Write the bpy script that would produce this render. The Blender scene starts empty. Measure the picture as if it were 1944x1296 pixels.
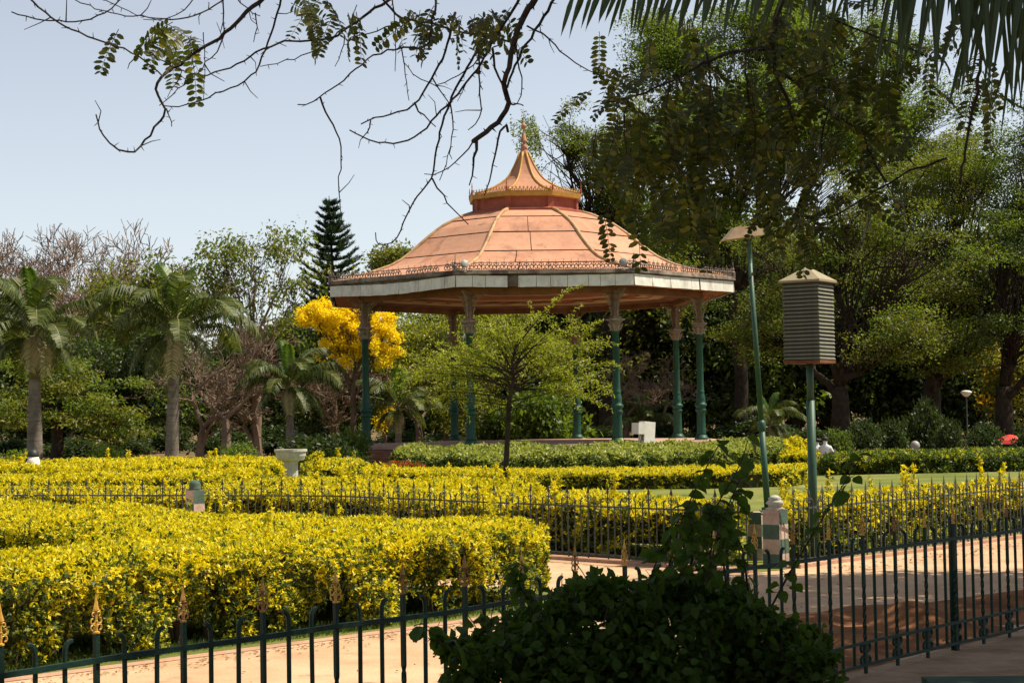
import bpy, math, random
import numpy as np
from mathutils import Vector, Matrix, Quaternion

random.seed(7)
RNG = np.random.default_rng(7)
S = bpy.context.scene
COL = S.collection
PI = math.pi
R = math.radians

# ------------------------------------------------------------------ camera
FPX, CX, CY = 3400.0, 972.0, 648.0          # focal length in photo pixels, photo centre
PITCH, ROLL, EYE = 0.0405, 0.0175, 1.75
cp, sp, cr, sr = math.cos(PITCH), math.sin(PITCH), math.cos(ROLL), math.sin(ROLL)
_fw = Vector((0, cp, sp)); _u0 = Vector((0, -sp, cp)); _r0 = Vector((1, 0, 0))
_rt = _r0 * cr - _u0 * sr
_up = _r0 * sr + _u0 * cr
cam = bpy.data.cameras.new('camera')
cam.sensor_width = 36.0
cam.lens = 36.0 * FPX / 1944.0
cam.clip_start = 0.1
cam.clip_end = 3000
co = bpy.data.objects.new('camera', cam)
COL.objects.link(co)
co.matrix_world = Matrix(((_rt.x, _up.x, -_fw.x, 0), (_rt.y, _up.y, -_fw.y, 0), (_rt.z, _up.z, -_fw.z, EYE), (0, 0, 0, 1)))
S.camera = co

# ------------------------------------------------------------------ sky, sun, exposure
SUN_EL, SUN_AZ = R(58), R(6)               # azimuth measured from +X towards +Y
sun_dir = Vector((math.cos(SUN_EL) * math.cos(SUN_AZ), math.cos(SUN_EL) * math.sin(SUN_AZ), math.sin(SUN_EL)))
world = bpy.data.worlds.new('World')
S.world = world
world.use_nodes = True
wn = world.node_tree
bg = wn.nodes['Background']
sky = wn.nodes.new('ShaderNodeTexSky')
sky.sky_type = 'NISHITA'
sky.sun_disc = False
sky.sun_elevation = SUN_EL
sky.sun_rotation = PI / 2 - SUN_AZ
sky.altitude = 2500
sky.air_density = 1.25
sky.dust_density = 2.2
sky.ozone_density = 0.5
hs = wn.nodes.new('ShaderNodeHueSaturation')            # dry-season haze: a paler, greyer blue
hs.inputs['Saturation'].default_value = 0.46
wn.links.new(sky.outputs[0], hs.inputs['Color'])
wn.links.new(hs.outputs[0], bg.inputs[0])
bg.inputs[1].default_value = 0.092
sl = bpy.data.lights.new('sun', 'SUN')
sl.energy = 5.0
sl.angle = R(0.5)
sl.color = (1.0, 0.915, 0.75)
so = bpy.data.objects.new('sun', sl)
COL.objects.link(so)
so.location = sun_dir * 60
so.rotation_euler = (-sun_dir).to_track_quat('-Z', 'Y').to_euler()
S.view_settings.view_transform = 'Standard'
S.view_settings.look = 'None'
S.view_settings.gamma = 1.0
S.view_settings.exposure = 0.64
S.view_settings.use_curve_mapping = False
S.cycles.max_bounces = 6
S.cycles.diffuse_bounces = 3
S.cycles.transmission_bounces = 4
S.cycles.transparent_max_bounces = 4


# ------------------------------------------------------------------ helpers: place
def ray(u, v):
    a, b = (u - CX) / FPX, (v - CY) / FPX
    return _fw + _rt * a - _up * b


def at(u, v, Y):
    d = ray(u, v)
    k = Y / d.y
    return Vector((d.x * k, Y, EYE + d.z * k))


def gp(u, Y, z=0.0):
    """plan point at photo column u and distance Y (height z)"""
    # solve for the ray in column u that reaches height z at distance Y
    v = 785 + (EYE - z) * FPX / Y
    for _ in range(4):
        p = at(u, v, Y)
        v += (p.z - z) * FPX / Y
    return at(u, v, Y)


# ------------------------------------------------------------------ helpers: objects
def tag(o, label=None, cat=None, group=None, kind=None):
    if label: o['label'] = label
    if cat: o['category'] = cat
    if group: o['group'] = group
    if kind: o['kind'] = kind
    return o


def thing(name, label, cat, loc=(0, 0, 0), rz=0.0, group=None):
    o = bpy.data.objects.new(name, None)
    o.empty_display_size = 0.2
    COL.objects.link(o)
    o.location = loc
    o.rotation_euler = (0, 0, rz)
    return tag(o, label, cat, group)


def link(name, me, parent=None, loc=(0, 0, 0), rot=(0, 0, 0), sc=None):
    o = bpy.data.objects.new(name, me)
    COL.objects.link(o)
    if parent is not None: o.parent = parent
    o.location = loc
    o.rotation_euler = rot
    if sc is not None: o.scale = (sc, sc, sc) if not hasattr(sc, '__len__') else sc
    return o


KIDS = {}


def dup(o, parent=None, loc=None, rz=None, label=None, sc=None):
    """a copy of an object with copies of its parts and sub-parts"""
    c = o.copy()
    COL.objects.link(c)
    if parent is not None: c.parent = parent
    if loc is not None: c.location = loc
    if rz is not None: c.rotation_euler = (0, 0, rz)
    if sc is not None: c.scale = (sc, sc, sc) if not hasattr(sc, '__len__') else sc
    if label: c['label'] = label
    for ch in list(o.children):
        dup(ch, c)
    return c


class MB:
    """collects simple shapes into one mesh"""
    def __init__(s):
        s.V, s.F, s.M = [], [], []

    def add(s, vs, fs, m=0):
        b = len(s.V)
        s.V += [tuple(v) for v in vs]
        s.F += [tuple(b + i for i in f) for f in fs]
        s.M += [m] * len(fs)
        return s

    def box(s, c, d, m=0, rz=0.0, mat=None):
        x, y, z = d[0] / 2, d[1] / 2, d[2] / 2
        vs = [Vector((sx * x, sy * y, sz * z)) for sz in (-1, 1) for sx, sy in ((-1, -1), (1, -1), (1, 1), (-1, 1))]
        q = mat if mat is not None else Matrix.Rotation(rz, 3, 'Z')
        vs = [q @ v + Vector(c) for v in vs]
        return s.add(vs, [(3, 2, 1, 0), (4, 5, 6, 7), (0, 1, 5, 4), (1, 2, 6, 5), (2, 3, 7, 6), (3, 0, 4, 7)], m)

    def tube(s, pts, rad, n=6, m=0, cap=True, twist=0.0):
        pts = [Vector(p) for p in pts]
        k = len(pts)
        if not hasattr(rad, '__len__'): rad = [rad] * k
        t0 = (pts[1] - pts[0]).normalized()
        a = t0.orthogonal().normalized() if abs(t0.z) < 0.95 else (Vector((1, 0, 0)) - t0 * t0.x).normalized()
        vs = []
        for i in range(k):
            t = (pts[min(i + 1, k - 1)] - pts[max(i - 1, 0)])
            if t.length < 1e-9: t = t0
            t = t.normalized()
            a = a - t * a.dot(t)
            if a.length < 1e-6: a = t.orthogonal()
            a.normalize()
            b = t.cross(a)
            for j in range(n):
                g = 2 * PI * j / n + twist * i
                vs.append(pts[i] + (a * math.cos(g) + b * math.sin(g)) * rad[i])
        fs = []
        for i in range(k - 1):
            for j in range(n):
                j2 = (j + 1) % n
                fs.append((i * n + j, i * n + j2, (i + 1) * n + j2, (i + 1) * n + j))
        if cap:
            fs.append(tuple(range(n - 1, -1, -1)))
            fs.append(tuple((k - 1) * n + j for j in range(n)))
        return s.add(vs, fs, m)

    def lathe(s, prof, n=16, c=(0, 0, 0), m=0, flute=0.0, ph=0.0):
        vs, fs = [], []
        for (r, z) in prof:
            for j in range(n):
                g = 2 * PI * j / n + ph
                rr = r * (1 - (flute if j % 2 else 0))
                vs.append((c[0] + rr * math.cos(g), c[1] + rr * math.sin(g), c[2] + z))
        for i in range(len(prof) - 1):
            for j in range(n):
                j2 = (j + 1) % n
                fs.append((i * n + j, i * n + j2, (i + 1) * n + j2, (i + 1) * n + j))
        fs.append(tuple(range(n - 1, -1, -1)))
        fs.append(tuple((len(prof) - 1) * n + j for j in range(n)))
        return s.add(vs, fs, m)

    def mesh(s, name, mats, smooth=False):
        me = bpy.data.meshes.new(name)
        me.from_pydata([tuple(v) for v in s.V], [], s.F)
        for m in (mats if isinstance(mats, (list, tuple)) else [mats]): me.materials.append(m)
        me.polygons.foreach_set('material_index', s.M)
        if smooth: me.polygons.foreach_set('use_smooth', [True] * len(s.F))
        me.update()
        return me

    def build(s, name, mats, parent=None, loc=(0, 0, 0), rot=(0, 0, 0), smooth=False):
        return link(name, s.mesh(name, mats, smooth), parent, loc, rot)


def npmesh(name, V, F, mats, midx=None, smooth=False):
    """mesh from numpy arrays, faces all with the same number of corners"""
    me = bpy.data.meshes.new(name)
    n, k = F.shape
    me.vertices.add(len(V))
    me.vertices.foreach_set('co', np.ascontiguousarray(V, dtype=np.float32).ravel())
    me.loops.add(n * k)
    me.loops.foreach_set('vertex_index', np.ascontiguousarray(F, dtype=np.int32).ravel())
    me.polygons.add(n)
    me.polygons.foreach_set('loop_start', np.arange(0, n * k, k, dtype=np.int32))
    me.polygons.foreach_set('loop_total', np.full(n, k, dtype=np.int32))
    for m in (mats if isinstance(mats, (list, tuple)) else [mats]): me.materials.append(m)
    if midx is not None: me.polygons.foreach_set('material_index', np.asarray(midx, dtype=np.int32))
    if smooth: me.polygons.foreach_set('use_smooth', np.ones(n, dtype=bool))
    me.update(calc_edges=True)
    me.validate()
    return me


def unit(a):
    return a / np.maximum(np.linalg.norm(a, axis=-1, keepdims=True), 1e-9)


def leafmesh(name, P, A, N, L, W, mats, midx=None, fold=0.18, belly=0.45):
    """one folded four-sided leaf per point: P base, A axis, N face normal"""
    n = len(P)
    A = unit(A)
    Sd = unit(np.cross(A, N))
    Nn = np.cross(Sd, A)
    L = np.broadcast_to(L, (n,))[:, None]
    W = np.broadcast_to(W, (n,))[:, None]
    mid = P + A * L * belly
    V = np.empty((n, 4, 3))
    V[:, 0] = P
    V[:, 1] = mid + Sd * W * 0.5 + Nn * W * fold
    V[:, 2] = P + A * L - Nn * L * 0.06
    V[:, 3] = mid - Sd * W * 0.5 + Nn * W * fold
    F = np.arange(n * 4).reshape(n, 4)
    return npmesh(name, V.reshape(-1, 3), F, mats, midx)


def ovatemesh(name, P, A, N, L, W, mats):
    """rounder leaf: two folded halves of four corners each"""
    n = len(P)
    A = unit(A); Sd = unit(np.cross(A, N)); Nn = np.cross(Sd, A)
    L = np.broadcast_to(L, (n,))[:, None]; W = np.broadcast_to(W, (n,))[:, None]
    V = np.empty((n, 6, 3))
    V[:, 0] = P
    V[:, 3] = P + A * L - Nn * L * 0.10
    for i, (t, w) in enumerate(((0.25, 0.46), (0.62, 0.40))):
        V[:, 1 + i] = P + A * L * t + Sd * W * w + Nn * W * 0.13
        V[:, 5 - i] = P + A * L * t - Sd * W * w + Nn * W * 0.13
    b = np.arange(n)[:, None] * 6
    F = np.concatenate([b + np.array([[0, 1, 2, 3]]), b + np.array([[0, 3, 4, 5]])], 0)
    return npmesh(name, V.reshape(-1, 3), F, mats)


class Noise3:
    """cheap smooth noise, about -1..1"""
    def __init__(s, seed, freq, k=10):
        g = np.random.default_rng(seed)
        d = unit(g.normal(size=(k, 3)))
        s.K = d * (freq * 2 * PI * g.uniform(0.5, 1.5, size=(k, 1)))
        s.p = g.uniform(0, 2 * PI, k)
        s.k = k

    def __call__(s, P):
        return np.sin(P @ s.K.T + s.p).sum(-1) / math.sqrt(s.k / 2) * 0.7


def rand_unit(n, g=RNG):
    return unit(g.normal(size=(n, 3)))


# ------------------------------------------------------------------ helpers: materials
def new_mat(name):
    m = bpy.data.materials.new(name)
    m.use_nodes = True
    nt = m.node_tree
    return m, nt, nt.nodes['Principled BSDF']


def pmat(name, c1, c2, scale=4.0, rough=0.7, bump=0.0, bscale=None, metallic=0.0, spec=0.35, c3=None, t3=0.62, s3=None, detail=6.0, contrast=(0.35, 0.65), streak=None):
    """two-tone noisy paint, stone, bark...; c3 = stains, rust or dirt patches of their own"""
    m, nt, b = new_mat(name)
    L = nt.links.new
    tc = nt.nodes.new('ShaderNodeTexCoord')
    n = nt.nodes.new('ShaderNodeTexNoise')
    n.inputs['Scale'].default_value = scale
    n.inputs['Detail'].default_value = detail
    n.inputs['Roughness'].default_value = 0.65
    L(tc.outputs['Object'], n.inputs['Vector'])
    r = nt.nodes.new('ShaderNodeValToRGB')
    r.color_ramp.elements[0].position = contrast[0]
    r.color_ramp.elements[1].position = contrast[1]
    r.color_ramp.elements[0].color = (*c1, 1)
    r.color_ramp.elements[1].color = (*c2, 1)
    L(n.outputs['Fac'], r.inputs[0])
    out = r.outputs[0]
    if c3:
        n3 = nt.nodes.new('ShaderNodeTexNoise')
        n3.inputs['Scale'].default_value = s3 or scale * 0.6
        n3.inputs['Detail'].default_value = 8
        n3.inputs['Roughness'].default_value = 0.7
        L(tc.outputs['Object'], n3.inputs['Vector'])
        r3 = nt.nodes.new('ShaderNodeValToRGB')
        r3.color_ramp.elements[0].position = t3
        r3.color_ramp.elements[1].position = min(t3 + 0.1, 1)
        L(n3.outputs['Fac'], r3.inputs[0])
        mx = nt.nodes.new('ShaderNodeMix')
        mx.data_type = 'RGBA'
        L(r3.outputs[0], mx.inputs[0])
        L(out, mx.inputs[6])
        mx.inputs[7].default_value = (*c3, 1)
        out = mx.outputs[2]
    if streak:                                            # dirt runs or speckles: (colour, mapping scale, threshold, strength)
        mp = nt.nodes.new('ShaderNodeMapping')
        mp.inputs['Scale'].default_value = streak[1]
        L(tc.outputs['Object'], mp.inputs['Vector'])
        n4 = nt.nodes.new('ShaderNodeTexNoise')
        n4.inputs['Scale'].default_value = 1.0
        n4.inputs['Detail'].default_value = 6
        n4.inputs['Roughness'].default_value = 0.7
        L(mp.outputs[0], n4.inputs['Vector'])
        r4 = nt.nodes.new('ShaderNodeValToRGB')
        r4.color_ramp.elements[0].position = streak[2]
        r4.color_ramp.elements[1].position = min(1, streak[2] + 0.18)
        r4.color_ramp.elements[1].color = (streak[3], streak[3], streak[3], 1)
        L(n4.outputs['Fac'], r4.inputs[0])
        m4 = nt.nodes.new('ShaderNodeMix')
        m4.data_type = 'RGBA'
        L(r4.outputs[0], m4.inputs[0])
        L(out, m4.inputs[6])
        m4.inputs[7].default_value = (*streak[0], 1)
        out = m4.outputs[2]
    L(out, b.inputs['Base Color'])
    b.inputs['Roughness'].default_value = rough
    b.inputs['Metallic'].default_value = metallic
    b.inputs['Specular IOR Level'].default_value = spec
    if bump:
        nb = nt.nodes.new('ShaderNodeTexNoise')
        nb.inputs['Scale'].default_value = bscale or scale * 5
        nb.inputs['Detail'].default_value = 5
        L(tc.outputs['Object'], nb.inputs['Vector'])
        bp = nt.nodes.new('ShaderNodeBump')
        bp.inputs['Strength'].default_value = bump
        bp.inputs['Distance'].default_value = 0.02
        L(nb.outputs['Fac'], bp.inputs['Height'])
        L(bp.outputs[0], b.inputs['Normal'])
    return m


def leafmat(name, cols, transl=0.35, rough=0.5, spec=0.3, tcol=1.6):
    """leaf: colour chosen per leaf, light also comes through it"""
    m, nt, b = new_mat(name)
    L = nt.links.new
    g = nt.nodes.new('ShaderNodeNewGeometry')
    r = nt.nodes.new('ShaderNodeValToRGB')
    e = r.color_ramp.elements
    while len(e) < len(cols): e.new(0.5)
    for i, c in enumerate(cols):
        e[i].position = i / max(1, len(cols) - 1)
        e[i].color = (*c, 1)
    L(g.outputs['Random Per Island'], r.inputs[0])
    L(r.outputs[0], b.inputs['Base Color'])
    b.inputs['Roughness'].default_value = rough
    b.inputs['Specular IOR Level'].default_value = spec
    t = nt.nodes.new('ShaderNodeBsdfTranslucent')
    mul = nt.nodes.new('ShaderNodeMix')
    mul.data_type = 'RGBA'
    mul.blend_type = 'MULTIPLY'
    mul.inputs[0].default_value = 1.0
    L(r.outputs[0], mul.inputs[6])
    mul.inputs[7].default_value = (tcol, tcol * 1.05, tcol * 0.45, 1)
    L(mul.outputs[2], t.inputs[0])
    ms = nt.nodes.new('ShaderNodeMixShader')
    ms.inputs[0].default_value = transl
    L(b.outputs[0], ms.inputs[1])
    L(t.outputs[0], ms.inputs[2])
    L(ms.outputs[0], nt.nodes['Material Output'].inputs[0])
    return m


M = {}
M['path'] = pmat('path_earth', (0.42, 0.26, 0.15), (0.57, 0.375, 0.23), 1.1, 0.95, 0.35, 40, c3=(0.36, 0.22, 0.125), t3=0.58, s3=1.6, spec=0.1, streak=((0.22, 0.13, 0.075), (22, 22, 22), 0.60, 0.7))
M['edge'] = pmat('path_edging', (0.36, 0.20, 0.13), (0.50, 0.30, 0.20), 3, 0.95, 0.5, 25, spec=0.1)
M['soil'] = pmat('red_soil', (0.15, 0.062, 0.028), (0.31, 0.14, 0.062), 2.5, 1.0, 0.9, 18, spec=0.05)
M['ground'] = pmat('ground_litter', (0.10, 0.065, 0.035), (0.22, 0.14, 0.075), 0.35, 1.0, 0.6, 6, c3=(0.07, 0.085, 0.025), t3=0.52, s3=0.12, spec=0.05)
M['lawn'] = pmat('lawn_grass', (0.095, 0.125, 0.022), (0.20, 0.20, 0.055), 0.5, 0.95, 0.9, 60, c3=(0.27, 0.24, 0.09), t3=0.56, s3=0.35, spec=0.1)
M['concrete'] = pmat('kerb_concrete', (0.24, 0.155, 0.095), (0.38, 0.26, 0.17), 3, 0.95, 0.4, 30, spec=0.1)
M['green_iron'] = pmat('green_iron', (0.004, 0.017, 0.011), (0.008, 0.032, 0.020), 14, 0.6, 0.15, 60, spec=0.22, c3=(0.05, 0.028, 0.015), t3=0.68)
M['mid_iron'] = pmat('weathered_iron', (0.03, 0.036, 0.03), (0.085, 0.088, 0.075), 9, 0.6, 0.1, 60, spec=0.3, c3=(0.10, 0.05, 0.025), t3=0.62)
M['gold'] = pmat('gold_spear_paint', (0.42, 0.20, 0.02), (0.62, 0.35, 0.04), 16, 0.42, 0.2, 60, spec=0.5, c3=(0.12, 0.04, 0.015), t3=0.58)
M['dark_gold'] = pmat('dark_gold_paint', (0.15, 0.07, 0.02), (0.40, 0.19, 0.03), 20, 0.55, 0.2, 60, spec=0.4, c3=(0.06, 0.02, 0.012), t3=0.52)  # darker gold for some spear heads, never the leftmost
M['column'] = pmat('column_green', (0.007, 0.048, 0.026), (0.013, 0.075, 0.042), 5, 0.5, 0.08, 40, spec=0.35, c3=(0.20, 0.20, 0.15), t3=0.72)
M['pole'] = pmat('pole_green', (0.018, 0.056, 0.032), (0.030, 0.080, 0.046), 6, 0.5, 0.05, 40, spec=0.35, c3=(0.14, 0.06, 0.03), t3=0.66)
M['capital'] = pmat('capital_cream', (0.20, 0.155, 0.105), (0.36, 0.29, 0.21), 6, 0.7, 0.3, 30, c3=(0.25, 0.10, 0.06), t3=0.58)
M['upper_post'] = pmat('post_brown', (0.13, 0.075, 0.045), (0.24, 0.165, 0.11), 5, 0.7, 0.2, 30)
M['roof'] = pmat('roof_salmon', (0.40, 0.185, 0.11), (0.50, 0.255, 0.155), 1.6, 0.8, 0.15, 14, c3=(0.32, 0.16, 0.10), t3=0.55, s3=1.1, streak=((0.20, 0.105, 0.07), (2.2, 2.2, 0.5), 0.52, 0.55), spec=0.2)
M['roof2'] = pmat('roof_salmon_pale', (0.43, 0.21, 0.13), (0.53, 0.285, 0.175), 1.3, 0.8, 0.15, 14, c3=(0.35, 0.175, 0.11), t3=0.57, s3=1.3, streak=((0.24, 0.12, 0.08), (2.6, 2.6, 0.6), 0.54, 0.5), spec=0.2)
M['roof_under'] = pmat('roof_joint', (0.05, 0.025, 0.018), (0.10, 0.05, 0.03), 4, 0.9)
M['cupola'] = pmat('cupola_salmon', (0.36, 0.165, 0.098), (0.46, 0.23, 0.14), 1.8, 0.75, 0.08, 14, streak=((0.19, 0.09, 0.06), (4, 4, 0.7), 0.52, 0.5), c3=(0.40, 0.17, 0.095), t3=0.58, spec=0.2)
M['drum'] = pmat('drum_red', (0.24, 0.055, 0.03), (0.36, 0.095, 0.05), 2.5, 0.75, 0.1, 14, c3=(0.20, 0.13, 0.10), t3=0.60)
M['rib'] = pmat('rib_gold', (0.33, 0.185, 0.075), (0.45, 0.29, 0.14), 3, 0.6, 0.1, 30, c3=(0.28, 0.13, 0.06), t3=0.52)
M['cornice'] = pmat('cornice_gold', (0.36, 0.19, 0.035), (0.47, 0.27, 0.06), 4, 0.5, 0.1, 30, c3=(0.34, 0.15, 0.03), t3=0.62)
M['fascia'] = pmat('fascia_white', (0.56, 0.53, 0.45), (0.74, 0.71, 0.62), 3, 0.7, 0.1, 20, streak=((0.25, 0.19, 0.12), (3, 3, 0.9), 0.54, 0.6), c3=(0.42, 0.36, 0.26), t3=0.66, spec=0.3)
M['gutter'] = pmat('gutter_grey', (0.11, 0.08, 0.055), (0.26, 0.21, 0.16), 2, 0.8, 0.2, 25, c3=(0.05, 0.03, 0.02), t3=0.50)
M['cresting'] = pmat('cresting_iron', (0.07, 0.045, 0.032), (0.27, 0.22, 0.18), 2.0, 0.6, 0.1, 30, c3=(0.10, 0.045, 0.025), t3=0.52)
M['ceil_red'] = pmat('ceiling_red', (0.30, 0.085, 0.035), (0.42, 0.15, 0.06), 1.5, 0.8)
M['ceil_cream'] = pmat('ceiling_cream', (0.46, 0.32, 0.18), (0.60, 0.45, 0.28), 1.5, 0.8)
M['ceil_brown'] = pmat('ceiling_brown', (0.16, 0.07, 0.035), (0.26, 0.13, 0.07), 1.5, 0.8)
M['platform'] = pmat('platform_pink', (0.34, 0.21, 0.15), (0.48, 0.32, 0.24), 1.5, 0.9, 0.2, 20)
M['step'] = pmat('step_red', (0.24, 0.09, 0.055), (0.36, 0.16, 0.10), 2.5, 0.9, 0.2, 20)
M['white'] = pmat('white_paint', (0.66, 0.62, 0.52), (0.80, 0.76, 0.66), 2.5, 0.6, 0.05, 20, c3=(0.5, 0.42, 0.30), t3=0.70)
M['grey_lamp'] = pmat('lamp_grey', (0.22, 0.21, 0.19), (0.34, 0.33, 0.30), 6, 0.5, 0.05, 20)
M['box_green'] = pmat('louvre_grey_green', (0.095, 0.10, 0.062), (0.17, 0.165, 0.11), 4, 0.6, 0.1, 30, c3=(0.20, 0.075, 0.035), t3=0.56, s3=2.2)
M['box_roof'] = pmat('louvre_roof_tin', (0.24, 0.20, 0.12), (0.33, 0.275, 0.17), 4, 0.75, 0.1, 30, c3=(0.42, 0.19, 0.08), t3=0.58)
M['rust'] = pmat('rust_plate', (0.09, 0.028, 0.014), (0.18, 0.065, 0.03), 6, 0.8, 0.3, 30)
M['dark'] = pmat('dark_inside', (0.02, 0.02, 0.018), (0.04, 0.04, 0.035), 4, 0.9)
M['hood'] = pmat('lamp_hood_cream', (0.27, 0.175, 0.10), (0.36, 0.25, 0.15), 5, 0.7, 0.05, 20, c3=(0.34, 0.15, 0.06), t3=0.64)
M['post_pink'] = pmat('post_worn_white', (0.33, 0.22, 0.16), (0.50, 0.39, 0.32), 7, 0.9, 0.3, 40, c3=(0.30, 0.13, 0.06), t3=0.60, s3=9)
M['post_green'] = pmat('post_worn_green', (0.05, 0.085, 0.06), (0.08, 0.13, 0.095), 7, 0.85, 0.3, 40, c3=(0.16, 0.13, 0.09), t3=0.62, s3=9)
M['stone'] = pmat('bath_stone', (0.34, 0.32, 0.26), (0.50, 0.48, 0.40), 6, 0.9, 0.3, 30, c3=(0.22, 0.22, 0.16), t3=0.6)
M['bark'] = pmat('bark_brown', (0.075, 0.050, 0.032), (0.16, 0.11, 0.075), 3, 0.95, 0.7, 14, spec=0.1)
M['bark_dark'] = pmat('bark_dark', (0.022, 0.016, 0.011), (0.055, 0.040, 0.028), 4, 0.95, 0.6, 18, spec=0.1)
M['twig'] = pmat('twig_bark', (0.020, 0.014, 0.011), (0.055, 0.040, 0.030), 20, 0.9, 0.4, 90, spec=0.15)
M['bare'] = pmat('bare_bark', (0.13, 0.088, 0.06), (0.24, 0.17, 0.12), 1.5, 0.95, spec=0.1)
M['bare_pink'] = pmat('bare_bark_pink', (0.17, 0.115, 0.078), (0.27, 0.19, 0.135), 0.8, 0.95, spec=0.1)
M['palm_grey'] = pmat('palm_trunk_grey', (0.13, 0.105, 0.08), (0.24, 0.20, 0.16), 3, 0.9, 0.6, 20, spec=0.1, streak=((0.07, 0.055, 0.045), (1.5, 1.5, 14), 0.5, 0.7))
M['palm_shaft'] = pmat('palm_crownshaft', (0.09, 0.09, 0.025), (0.16, 0.125, 0.045), 3, 0.6, 0.1, 20, c3=(0.20, 0.10, 0.04), t3=0.55)
M['rachis'] = pmat('palm_rachis', (0.16, 0.16, 0.05), (0.25, 0.22, 0.08), 6, 0.6)

# leaves (variation goes from leaf to leaf)
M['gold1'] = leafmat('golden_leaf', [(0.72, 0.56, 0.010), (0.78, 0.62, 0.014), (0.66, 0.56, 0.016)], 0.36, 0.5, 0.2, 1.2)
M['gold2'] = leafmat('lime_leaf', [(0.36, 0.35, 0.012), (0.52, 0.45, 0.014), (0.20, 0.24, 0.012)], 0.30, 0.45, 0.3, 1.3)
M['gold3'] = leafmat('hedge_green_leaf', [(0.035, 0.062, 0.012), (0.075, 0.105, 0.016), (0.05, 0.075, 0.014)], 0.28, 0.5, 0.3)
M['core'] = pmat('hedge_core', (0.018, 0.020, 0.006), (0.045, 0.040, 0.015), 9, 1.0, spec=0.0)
M['vari1'] = leafmat('variegated_leaf', [(0.27, 0.29, 0.05), (0.38, 0.38, 0.10), (0.19, 0.23, 0.04)], 0.3, 0.45)
M['vari2'] = leafmat('variegated_green_leaf', [(0.05, 0.085, 0.018), (0.09, 0.13, 0.03)], 0.3, 0.5)
M['mid_green'] = leafmat('mid_green_leaf', [(0.045, 0.075, 0.014), (0.085, 0.125, 0.020), (0.065, 0.10, 0.016)], 0.32, 0.5)  # plain mid green for hedges, shrubs and grass
M['tree1'] = leafmat('tree_leaf_green', [(0.062, 0.105, 0.013), (0.11, 0.155, 0.017), (0.15, 0.19, 0.020)], 0.42, 0.5)
M['tree2'] = leafmat('tree_leaf_dark', [(0.020, 0.036, 0.010), (0.036, 0.056, 0.014), (0.05, 0.07, 0.016)], 0.3, 0.5)
M['tree3'] = leafmat('tree_leaf_olive', [(0.10, 0.11, 0.018), (0.15, 0.155, 0.024), (0.195, 0.185, 0.03)], 0.42, 0.5)
M['tree4'] = leafmat('tree_leaf_lime', [(0.12, 0.17, 0.016), (0.17, 0.23, 0.022), (0.09, 0.14, 0.016)], 0.4, 0.5)
M['flower'] = leafmat('yellow_blossom', [(0.88, 0.66, 0.012), (0.90, 0.70, 0.02), (0.85, 0.60, 0.01)], 0.40, 0.6, 0.2, 1.15)
M['orange_flower'] = leafmat('orange_blossom', [(0.55, 0.25, 0.01), (0.62, 0.34, 0.015)], 0.35, 0.6, 0.2, 1.2)
M['red_flower'] = leafmat('red_blossom', [(0.45, 0.03, 0.015), (0.55, 0.07, 0.02)], 0.3, 0.6, 0.2, 1.2)
M['pale_tip'] = leafmat('pale_tip', [(0.55, 0.42, 0.33), (0.62, 0.52, 0.42)], 0.3, 0.6, 0.2, 1.1)
M['fine_leaf'] = leafmat('fine_leaf', [(0.23, 0.25, 0.024), (0.32, 0.32, 0.04), (0.18, 0.22, 0.022)], 0.48, 0.5)
M['palm_leaf'] = leafmat('palm_leaf', [(0.028, 0.050, 0.009), (0.056, 0.080, 0.013), (0.13, 0.135, 0.035)], 0.26, 0.5, 0.25)
M['palm_young'] = leafmat('palm_leaf_young', [(0.06, 0.115, 0.016), (0.10, 0.165, 0.022)], 0.4, 0.4, 0.45)  # brighter green of the upright young fronds
M['palm_dry'] = leafmat('palm_leaf_dry', [(0.30, 0.24, 0.13), (0.40, 0.34, 0.20), (0.25, 0.23, 0.11)], 0.25, 0.55)
M['pine'] = leafmat('pine_needle', [(0.022, 0.042, 0.020), (0.040, 0.066, 0.030)], 0.2, 0.5)
M['over_leaf'] = leafmat('overhang_leaf', [(0.034, 0.046, 0.008), (0.064, 0.074, 0.011), (0.025, 0.036, 0.007), (0.17, 0.15, 0.02)], 0.46, 0.45, 0.35, 1.7)  # last, yellower tone puts sun shining through leaves into the colour
M['bush_leaf'] = leafmat('bush_leaf', [(0.030, 0.056, 0.010), (0.046, 0.084, 0.012), (0.036, 0.066, 0.011)], 0.42, 0.55, 0.15, 1.7)
M['frond'] = leafmat('frond_leaf', [(0.030, 0.050, 0.018), (0.055, 0.080, 0.028)], 0.25, 0.4, 0.4)
M['litter'] = leafmat('dry_leaf', [(0.10, 0.055, 0.025), (0.22, 0.13, 0.06), (0.16, 0.09, 0.04)], 0.1, 0.8, 0.1)
M['skin'] = pmat('skin', (0.22, 0.11, 0.065), (0.28, 0.15, 0.09), 8, 0.6)
M['shirt'] = pmat('white_shirt', (0.66, 0.66, 0.64), (0.76, 0.76, 0.74), 6, 0.85, 0.1)
M['trouser'] = pmat('dark_trousers', (0.03, 0.03, 0.04), (0.05, 0.05, 0.06), 6, 0.85)
M['hair'] = pmat('black_hair', (0.012, 0.010, 0.009), (0.025, 0.02, 0.018), 20, 0.6)
M['red_cloth'] = pmat('red_cloth', (0.55, 0.03, 0.025), (0.68, 0.05, 0.04), 3, 0.7)
M['brick'] = pmat('far_brick', (0.42, 0.27, 0.24), (0.50, 0.35, 0.31), 1, 0.9)  # pale pinkish tone has distance haze put into the colour
M['bench_green'] = pmat('bench_green', (0.012, 0.036, 0.020), (0.03, 0.06, 0.034), 9, 0.8, 0.1, 30, c3=(0.2, 0.2, 0.14), t3=0.66, spec=0.15)
M['black'] = pmat('black_paint', (0.012, 0.012, 0.013), (0.03, 0.03, 0.03), 5, 0.5)


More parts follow.
